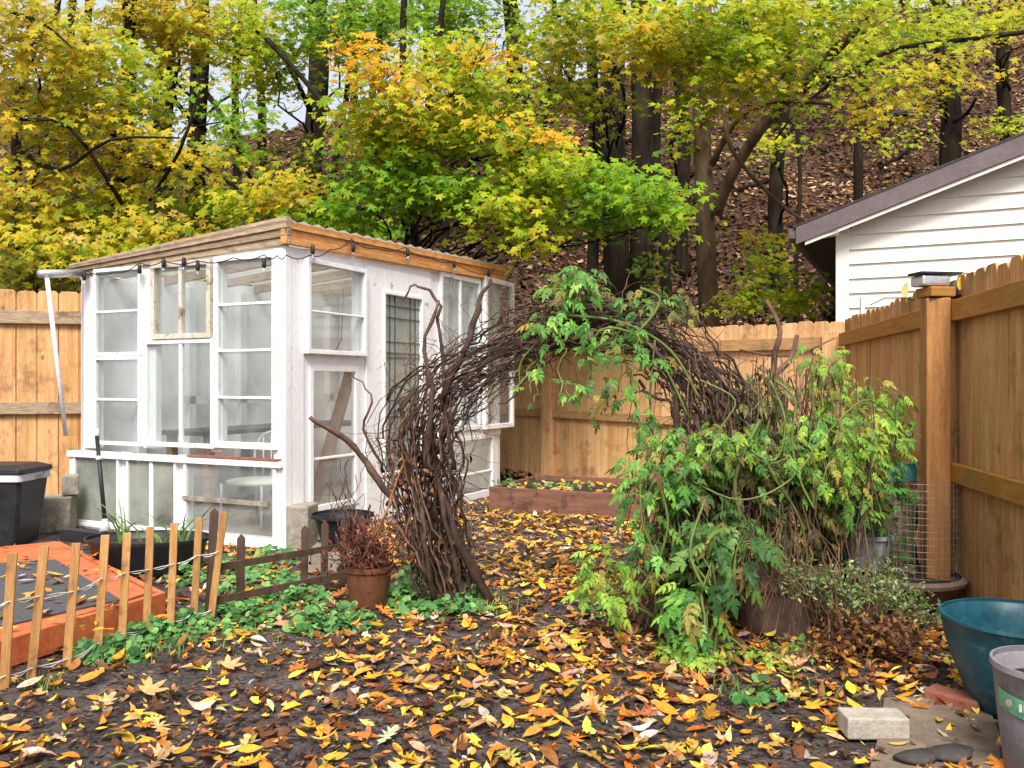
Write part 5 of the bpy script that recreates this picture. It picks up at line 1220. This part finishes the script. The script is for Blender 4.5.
def by_shed():
    # black bin
    c = G(12, 546) + Vector((-.09, .1, 0)); t = thing('waste_bin', c, 'black square plastic waste bin with a lid at the left edge', 'bin')
    def ring(w, d_, z, r=.04): 
        P = []
        for (sx, sy, a0) in ((1, -1, -90), (1, 1, 0), (-1, 1, 90), (-1, -1, 180)):
            for q in (0, 30, 60, 90): P.append(c + Vector((sx * (w / 2 - r) + r * math.cos(R(a0 + q)), sy * (d_ / 2 - r) + r * math.sin(R(a0 + q)), z)))
        return P
    def loft(levels, nm, mat, par):
        b = MB(); V = []; 
        for l in levels: V += ring(*l)
        n = 16; Fc = [(i * n + k, i * n + (k + 1) % n, (i + 1) * n + (k + 1) % n, (i + 1) * n + k) for i in range(len(levels) - 1) for k in range(n)]
        Fc += [tuple(range(n))[::-1], tuple(range((len(levels) - 1) * n, len(levels) * n))]; b.add(V, Fc); return b.build(nm, M[mat], par, bevel=.003)
    loft([(.30, .34, 0), (.32, .35, .05), (.42, .42, .50)], 'bin_body', 'black', t)
    loft([(.43, .43, .502), (.45, .45, .505), (.45, .45, .56)], 'rim_band', 'palegrey', t)
    loft([(.46, .46, .562), (.475, .475, .57), (.47, .47, .60), (.32, .32, .63)], 'lid', 'black', t)
    # stacked blocks behind the bin
    for (x, y, s, rz, z, lb) in [(58, 531, (.26, .24, .3), .2, 0, 'large grey concrete block beside the black bin'), (68, 520, (.13, .12, .17), .5, .31, 'small concrete chunk set on the large block beside the bin')]:
        g = G(x, 531); b = MB(); b.box(g + Vector((.02 if z else 0, 0, z + s[2] / 2)), s, rz); tag(b.build('concrete_block', M['concrete'], origin=g + Vector((0, 0, z)), bevel=.012), lb, 'block')
    # snow broom
    A = W(96.5, 432, 6.55); B = W(105, 522, 6.35)
    t = thing('snow_broom', Vector((B.x, B.y, .05)), 'black handled snow pusher leaning against the low shed windows', 'broom')
    b = MB(); b.tube([A, B], .016, 10); b.build('handle', M['black'], t, smooth=True)
    b = MB(); q = A.lerp(B, .0); b.tube([A + (A - B).normalized() * .02, A.lerp(B, .05)], .018, 10); b.tube([A.lerp(B, .28), A.lerp(B, .32)], .024, 10); b.build('grip', M['whiteplastic'], t, smooth=True)
    b = MB(); b.tube([A.lerp(B, .97), B + Vector((.01, -.02, -.07))], [.02, .045], 10); b.build('neck', M['palegrey'], t, smooth=True)
    b = MB(); c = B + Vector((-.14, -.04, -.1)); b.box(c, (.34, .05, .10), .15, Matrix.Rotation(.12, 3, 'Y')); b.build('blade', M['black'], t, bevel=.01)
    # horizontal pipe and hanging white pole
    b = MB(); p0 = W(40, 274, 6.9); p1 = W(84, 273, 7.35); b.tube([p0, p1], .035, 12); t = tag(b.build('downpipe', M['metal'], origin=p1, smooth=True), 'short metal pipe jutting left from the shed corner under the roof', 'pipe')
    b = MB(); b.tube([W(47, 278, 6.92), W(66, 436, 7.0)], .018, 10); tag(b.build('white_pole', M['whiteplastic'], origin=W(66, 436, 7.0), smooth=True), 'thin white pole hanging in front of the left fence', 'pole')
    # black oval tub with plants
    c = G(142, 576); t = pot('pond_tub', 'wide black plastic tub with strappy leaves in front of the shed', c + Vector((0, .1, 0)), [(.30, 0), (.34, .03), (.38, .2), (.41, .22), (.41, .24)], 'black', .19, .36, sx=1.0, sy=.62, cat='tub')
    b = MB(); V = []
    for i in range(26):
        a = random.uniform(0, 6.28); p = c + Vector((random.uniform(-.25, .3), .1 + random.uniform(-.1, .1), .2)); L = random.uniform(.15, .42); d_ = Vector((math.cos(a), .4 * math.sin(a), 0))
        s = Vector((.009, .002, 0)); q = [p + d_ * L * .8 * f ** 1.7 + Vector((0, 0, L * (f - .5 * f * f * (1 if i % 2 else .5)))) for f in (0, .25, .5, .75, 1)]
        v = random.uniform(.7, 1.5); b.col = (v * .7, v, v * .7)
        P = [x_ - s * (1 - .2 * j) for j, x_ in enumerate(q)] + [x_ + s * (1 - .2 * j) for j, x_ in enumerate(q)]
        b.add(P, [(j, j + 1, j + 6, j + 5) for j in range(4)])
    b.build('strappy_leaves', M['stem'], t)
    # concrete blocks in front of the side wall
    for (x, y, s, rz, z, lb) in [(300, 549, (.17, .25, .33), -.1, 0, 'tall mossy concrete block standing against the shed corner'), (326, 572, (.19, .2, .17), .1, 0, 'low stone block behind the brown picket fence')]:
        g = G(x, y); b = MB(); b.box(g + Vector((0, .08, z + s[2] / 2)), s, rz); tag(b.build('concrete_block', M['concrete'], origin=g, bevel=.014), lb, 'block')
    g = W(342, 540, 5.75); g.z = .14
    b = MB(); b.box(Vector((g.x, g.y, .07)), (.42, .3, .14), .1); tag(b.build('stone_slab', M['concrete'], origin=(g.x, g.y, 0), bevel=.012), 'flat stone under the black bowl by the shed side', 'stone')
    t = pot('black_bowl', 'black plastic bowl planter on a stone by the lower side window', g, [(.11, 0), (.13, .02), (.19, .21), (.21, .215), (.21, .235)], 'black', .17, .17)
    b = MB()
    for i in range(16):
        p = g + Vector((random.uniform(-.12, .12), random.uniform(-.1, .1), .18)); e = p + Vector((random.uniform(-.2, .2), random.uniform(-.1, .1), random.uniform(.1, .5))); b.tube(wander(p, e, 6, .25), .003, 4)
    b.build('dead_stems', M['twig'], t)
    # brown pot with a withered plant
    c = G(365, 612); t = pot('plant_pot', 'round brown plastic pot with withered red stems at the end of the picket fence', c + Vector((0, .12, 0)), [(.098, 0), (.105, .01), (.128, .205), (.137, .207), (.139, .235)], 'browpot', .2, .118)
    b = MB()
    for i in range(130):
        p = c + Vector((random.uniform(-.09, .09), .12 + random.uniform(-.08, .08), .2)); a = random.uniform(0, 6.28); e = p + Vector((math.cos(a) * random.uniform(.02, .24), math.sin(a) * .12, random.uniform(.05, .36)))
        v = random.uniform(.8, 2.2); b.col = (v * 1.25, v * .72, v * .6); b.tube(wander(p, e, 6, .35), random.uniform(.0015, .004), 4)
    for e0, e1 in (((368, 560), (405, 460)), ((362, 560), (392, 500))):
        b.col = (3.6, 2.6, 1.3); b.tube(wander(W(*e0, 4.75), W(*e1, 4.7), 6, .05), .005, 5)
    b.build('withered_stems', M['twig'], t)
    N = 420; pos = np.array(c) + np.stack([rng.normal(0, .11, N), .12 + rng.normal(0, .08, N), .2 + np.abs(rng.normal(0, .12, N))], 1)
    V, T, cc = spread(OVATE, pos, rots(rng.normal(0, 1, (N, 3)), rng.normal(0, 1, (N, 3))), rng.uniform(.01, .026, N), pick([(.12, .035, .025, 3), (.2, .07, .04, 2), (.06, .025, .02, 2)], N, .2), rng.normal(0, .5, N)); tri_obj('withered_leaves', V, T, cc, M['litter'], t)
    # orange bordered bed with roofing felt
    z = .13
    Pn = [G(-60, 672, z), G(40, 655, z), G(168, 600, z), G(118, 570, z), G(20, 545, z), G(-70, 548, z)]
    base = Vector((G(40, 660).x, G(40, 660).y, 0)); t = thing('raised_deck', base, 'low orange painted timber platform topped with black roofing felt', 'platform')
    A = G(-90, 668, z); B = G(166, 592, z); D = G(60, 541, z); E = G(-150, 560, z)
    b = MB(); k = Vector((0, 0, 1))
    def ring_board(p, q, wd, h0, h1):
        a = (q - p).normalized(); n = Vector((-a.y, a.x, 0)); P = [Vector((v.x, v.y, h0)) for v in (p, q, q + n * wd, p + n * wd)]; b.prism(P, k * (h1 - h0))
    ring_board(A, B, .035, 0, z); ring_board(B, D, .035, 0, z - .002); ring_board(D, E, .035, 0, z - .001); ring_board(E, A, .035, 0, z - .003)
    b.build('side_boards', M['orangepaint'], t, bevel=.004)
    b = MB(); P = [A + Vector((.05, .06, 0)), B + Vector((-.1, .02, 0)), D + Vector((0, -.06, 0)), E + Vector((.05, -.05, 0))]; P = [Vector((p.x, p.y, z - .03)) for p in P]; b.prism(P, k * .026); b.build('deck_boards', M['orangepaint'], t)
    cn = sum(P, Vector()) / 4; P2 = [G(-90, 648, z), G(120, 600, z), G(55, 560, z), G(-120, 572, z)]; P2 = [Vector((p.x, p.y, z)) for p in P2]
    b = MB(); b.prism(P2, k * .006); b.build('roofing_felt', M['shingle'], t)
    return z
ZD = by_shed()

def scatter_on(name, label, pts, n, z, size=(.03, .06)):
    pos = []
    for _ in range(n):
        a, b_, c = random.random(), random.random(), random.random()
        x = pts[0] + (pts[2] - pts[0]) * a; y = pts[1] + (pts[3] - pts[1]) * b_; g = G(x, y, z); pos.append((g.x, g.y, z + random.uniform(.004, .02)))
    pos = np.array(pos); N = len(pos); an = rng.uniform(0, 6.28, N)
    V, T, c = spread(OVATE, pos, rots(np.stack([rng.normal(0, .25, N), rng.normal(0, .25, N), np.ones(N)], 1), np.stack([np.cos(an), np.sin(an), 0 * an], 1)), rng.uniform(*size, N), pick(LIT, N, .15), rng.normal(.1, .2, N))
    tag(tri_obj(name, V, T, c, M['litter']), label, 'leaves', kind='stuff')
scatter_on('deck_leaves', 'pale fallen leaves scattered on the orange platform', (0, 550, 120, 635), 75, .14, (.025, .05))
scatter_on('planter_leaves', 'yellow leaves lying on the soil around the black tub', (55, 548, 215, 575), 60, .02, (.03, .05))

def planter_box():
    A = W(489, 485, 8.35); B = W(660, 496, 7.65); z1 = A.z * .5 + B.z * .5; z1 = .16
    A = Vector((A.x, A.y, 0)); B = Vector((B.x, B.y, 0)); a = (B - A).normalized(); n = Vector((-a.y, a.x, 0)); L = (B - A).length
    t = thing('planter_box', A, 'long low red-brown wooden planter along the foot of the back fence', 'planter')
    for nm, q in (('front_board', (0, L, -.02, .24, 0, .04)), ('end_board', (0, .04, -.02, .238, .041, 1.1)), ('end_board', (L - .04, L, -.02, .238, .041, 1.1)), ('rear_board', (.041, L - .041, -.02, .26, 1.06, 1.1))):
        b = MB(); b.obox(A, a, n, *q); b.build(nm, M['redplanter'], t, bevel=.005)
    b = MB(); b.obox(A, a, n, .041, L - .041, 0, .205, .041, 1.059); b.build('potting_soil', M['darksoil'], t)
    pos = []
    for _ in range(70): p = A + a * random.uniform(.1, L - .1) + n * random.uniform(.06, 1.0); pos.append((p.x, p.y, .22))
    pos = np.array(pos); N = len(pos); an = rng.uniform(0, 6.28, N)
    V, T, c = spread(OVATE, pos, rots(np.stack([rng.normal(0, .3, N), rng.normal(-.4, .3, N), np.ones(N)], 1), np.stack([np.cos(an), np.sin(an), 0 * an], 1)), rng.uniform(.03, .05, N), pick(LIT, N, .15)); tag(tri_obj('planter_box_leaves', V, T, c, M['litter']), 'yellow leaves lying on the soil inside the red-brown planter box', 'leaves', kind='stuff')
planter_box()

# ------------------------------------------------------------------ pots at the right
def right_group():
    c = G(1022, 713)
    t = pot('teal_planter', 'large empty teal glazed planter by the right fence', c, [(.135, 0), (.165, .02), (.20, .09), (.240, .19), (.268, .29), (.278, .352), (.284, .356), (.283, .367)], 'tealpot', .03, .13, n=64, cat='planter')
    c = G(1054, 781); c.x += .015
    t = pot('grey_planter', 'grey plastic planter with a green sticker at bottom right corner', c, [(.125, 0), (.15, .02), (.17, .2), (.184, .345), (.192, .352), (.19, .37)], 'greypot', .3, .165, n=64, cat='planter')
    # sticker hugging the wall
    b = MB(); V = []; n = 10
    for i in range(n + 1):
        a_ = R(-186 + 56 * i / n)
        for z_ in (.235, .295):
            r = .1745 + (.1825 - .1745) * (z_ - .235) / .1 + .0035; tilt = -.02 * i / n; V.append(c + Vector((r * math.cos(a_), r * math.sin(a_), z_ + tilt)))
    b.add(V, [(2 * i, 2 * i + 2, 2 * i + 3, 2 * i + 1) for i in range(n)]); s = b.build('sticker', M['greenlabel'], t)
    b = MB(); a_ = R(-166); ctr = c + Vector((.188 * math.cos(a_), .188 * math.sin(a_), .262)); b.tube([ctr, ctr + Vector((.002 * math.cos(a_), .002 * math.sin(a_), 0))], .012, 14); b.build('round_mark', M['palestone'], s)
    b = MB()
    for i in range(5):
        a2 = R(-154 + 4.4 * i); p = c + Vector((.1895 * math.cos(a2), .1895 * math.sin(a2), .26)); b.box(p, (.008, .002, .022), a2 + R(90))
    b.build('printed_marks', M['whiteplastic'], s)
    # brown planters and pots
    c = G(797, 646); c.y += .25; pot('brown_planter', 'round dusty brown planter half hidden behind the dead vines', c, [(.2, 0), (.215, .02), (.235, .25), (.255, .252), (.258, .30)], 'claypot', .24, .22, cat='planter')
    c = W(905, 580, 4.75); c.z = 0; t2 = pot('bowl_planter', 'wide shallow brown bowl planter with a thick rim by the fence post', c, [(.16, 0), (.2, .04), (.26, .12), (.285, .16), (.31, .165), (.315, .185), (.29, .2)], 'claypot', .15, .25, cat='planter')
    c = W(866, 570, 4.95); c.z = .17; pot('bucket', 'pale grey bucket standing in the brown planters behind the vines', c, [(.1, 0), (.11, .01), (.145, .19), (.158, .192), (.158, .215)], 'palegrey', .12, .12, cat='bucket')
    c = W(848, 560, 5.25); c.z = .22; pot('lilac_bucket', 'lilac bucket just behind the pale grey bucket', c, [(.09, 0), (.10, .01), (.125, .2), (.132, .202), (.132, .215)], 'purpleplastic', .12, .1, cat='bucket')
    for (x, y, d, z, m, s, lb) in [(905, 470, 5.15, .62, 'tealplastic', 1, 'teal plastic basket on top of the crates behind the wire mesh'), ]:
        pass
    # crates behind the mesh, stacked
    g = W(889, 500, 5.2)
    b = MB(); b.box(Vector((g.x, g.y, .31)), (.22, .2, .60), .18); tag(b.build('wooden_crate', M['oldwood'], origin=(g.x, g.y, 0), bevel=.01), 'tall weathered crate standing behind the wire mesh cylinder', 'crate')
    def basket(name, lb, c, w_, d_, h_, mat, rz):
        t = thing(name, c, lb, 'basket'); k = Vector((0, 0, 1)); b = MB(); Mx = Matrix.Rotation(rz, 3, 'Z')
        for sx, sy, lx, ly in ((0, -1, w_, .008), (0, 1, w_, .008), (-1, 0, .008, d_ - .017), (1, 0, .008, d_ - .017)):
            b.box(c + Mx @ Vector((sx * w_ / 2, sy * d_ / 2, h_ * .45)), (lx, ly, h_ * .9), rz)
        b.box(c + k * .004, (w_ - .01, d_ - .01, .008), rz); o = b.build('basket_wall', M[mat], t)
        b = MB()
        for sx, sy, lx, ly in ((0, -1, w_ + .03, .02), (0, 1, w_ + .03, .02), (-1, 0, .02, d_ - .021), (1, 0, .02, d_ - .021)): b.box(c + Mx @ Vector((sx * w_ / 2, sy * d_ / 2, h_ * .95)), (lx, ly, h_ * .1), rz)
        b.build('rim', M[mat], t, bevel=.003)
    basket('red_basket', 'red plastic tray between the crate and the teal basket', Vector((g.x, g.y, .612)), .23, .2, .05, 'redplastic', .18)
    basket('teal_basket', 'teal plastic basket topping the stack behind the wire mesh', Vector((g.x, g.y, .665)), .23, .2, .11, 'tealplastic', .18)
    for (x, y, d, lb) in [(775, 560, 4.75, 'orange-red small pot seen through the vines, left one'), (797, 568, 4.7, 'orange-red small pot seen through the vines, right one')]:
        c = W(x, y, d); c.z = .26; pot('small_pot', lb, c, [(.045, 0), (.05, .005), (.065, .09), (.072, .092), (.072, .11)], 'redplastic', .08, .05, n=24)
    c = W(828, 520, 5.0); c.z = .0; pot('dark_teal_pot', 'tall dark blue-green pot behind the vines', c, [(.1, 0), (.11, .02), (.13, .5), (.14, .51), (.14, .56)], 'tealpot', .5, .12)
    # wire mesh cylinder
    c = W(918, 566, 4.85); c.z = .18; t = thing('wire_mesh_cage', c, 'cylinder of galvanised wire mesh standing in the bowl planter', 'cage'); r = .215; hh = .52
    b = MB()
    for i in range(36):
        a_ = 2 * math.pi * i / 36; p = c + Vector((r * math.cos(a_), r * math.sin(a_), 0)); b.tube([p, p + Vector((0, 0, hh))], .0013, 4)
    for j in range(15):
        z_ = hh * j / 14; b.tube([c + Vector((r * math.cos(q), r * math.sin(q), z_)) for q in np.linspace(0, 2 * math.pi, 37)], .0013, 4)
    b.build('mesh', M['wire'], t)
    b = MB(); q0 = c + Vector((r * .95, -.06, 0)); b.tube([q0, q0 + Vector((0, 0, hh + .02))], .004, 6); b.build('edge_wire', M['wire'], t)
    # bricks and stones
    g = G(879, 742); b = MB(); b.box(g + Vector((0, .05, .045)), (.215, .11, .075), -.03); tag(b.build('paver_brick', M['palestone'], origin=g, bevel=.006), 'pale concrete brick lying on the leaves in the foreground', 'brick')
    g = G(958, 708); b = MB(); b.box(g + Vector((0, .02, .025)), (.2, .1, .055), -.85); tag(b.build('red_brick', M['redbrick'], origin=g, bevel=.008), 'worn red brick lying beside the teal planter', 'brick')
    P = [G(868, 775, .004), G(1000, 775, .004), G(992, 716, .004), G(940, 690, .004), G(884, 700, .004)]
    b = MB(); b.prism([P[0], G(930, 775, .004), P[1], G(1004, 745, .004), P[2], G(968, 700, .004), P[3], G(912, 699, .004), P[4], G(879, 735, .004)], (0, 0, .012)); tag(b.build('path', M['path'], origin=P[0], bevel=.01), kind='structure')
    for (x, y, s, lb) in [(918, 766, .05, 'dark flat stone at the bottom edge, left of the pair'), (950, 762, .06, 'dark flat stone at the bottom edge, right of the pair')]:
        g = G(x, y); b = MB(); b.lathe([(.001, .0), (s, .002), (s * 1.06, .012), (s * .98, .02), (.001, .021)], g + Vector((0, 0, .02)), 7, 1.5, .85, .3, .16); tag(b.build('flat_stone', M['rock'], origin=g, smooth=True), lb, 'stone')
    for (x0, y0, x1, y1, w_, lb) in [(556, 618, 580, 630, 5, 'dark stick lying on the leafy path left of the arch leg'), (770, 640, 830, 652, 3, 'thin pale stick lying beside the weed'), (440, 690, 520, 705, 3, 'thin twig lying on the leaves in the middle foreground')]:
        A = G(x0, y0) + Vector((0, 0, .015)); B = G(x1, y1) + Vector((0, 0, .02)); b = MB(); b.tube(wander(A, B, 6, .1), w_ * .005 / 3.2, 6); tag(b.build('stick', M['twig'], origin=A, smooth=True), lb, 'stick')
right_group()

def big_leaves():
    """a few large single leaves that catch the eye"""
    L = [(228, 674, .075, (.66, .4, .17), 'large tan oak leaf lying on bare soil below the brown picket fence', MAPLE), (148, 700, .085, (.6, .37, .15), 'broad tan leaf in the left foreground', MAPLE), (90, 686, .06, (.75, .3, .05), 'orange leaf left of the two broad tan leaves', OVATE),
         (828, 628, .07, (.5, .26, .09), 'upright brown leaf in front of the withered bush', OVATE), (812, 655, .075, (.6, .38, .12), 'curled tan leaf beside the weed', OVATE), (925, 296, .0, None, '', None), (30, 692, .055, (.68, .55, .38), 'pale leaf leaning by the first lath', OVATE)]
    for x, y, s, c, lb, tm in L:
        if tm is None: continue
        g = G(x, y); pos = np.array([[g.x, g.y, .035 if y > 640 else .12]]); up_ = y < 640
        Rm = rots(np.array([[.1, -1 if up_ else -.25, .3 if up_ else 1.]]), np.array([[.2, .1, 1.]]) if up_ else np.array([[.5, .8, 0.1]]))
        V, T, cc = spread(tm, pos, Rm, np.array([s]), np.array([c]), np.array([.15])); tag(tri_obj('large_leaf', V, T, cc, M['litter'], origin=g), lb, 'leaf')
    for (x, y, d, s, c, lb) in [(905, 290, 5.1, .05, (.8, .48, .16), 'pale yellow leaf caught on the fence top left of the post lamp'), (961, 282, 4.75, .05, (.8, .5, .04), 'narrow yellow leaf stuck upright by the clip lamp'), (975, 311, 4.62, .035, (.8, .48, .06), 'yellow leaf stuck to the upper rail of the right fence')]:
        p = W(x, y, d); V, T, cc = spread(OVATE, np.array([list(p)]), rots(np.array([[-.3, -1, .1]]), np.array([[.2, 0, 1.]])), np.array([s]), np.array([c]), np.array([.1])); tag(tri_obj('stuck_leaf', V, T, cc, M['litter'], origin=p), lb, 'leaf')
big_leaves()
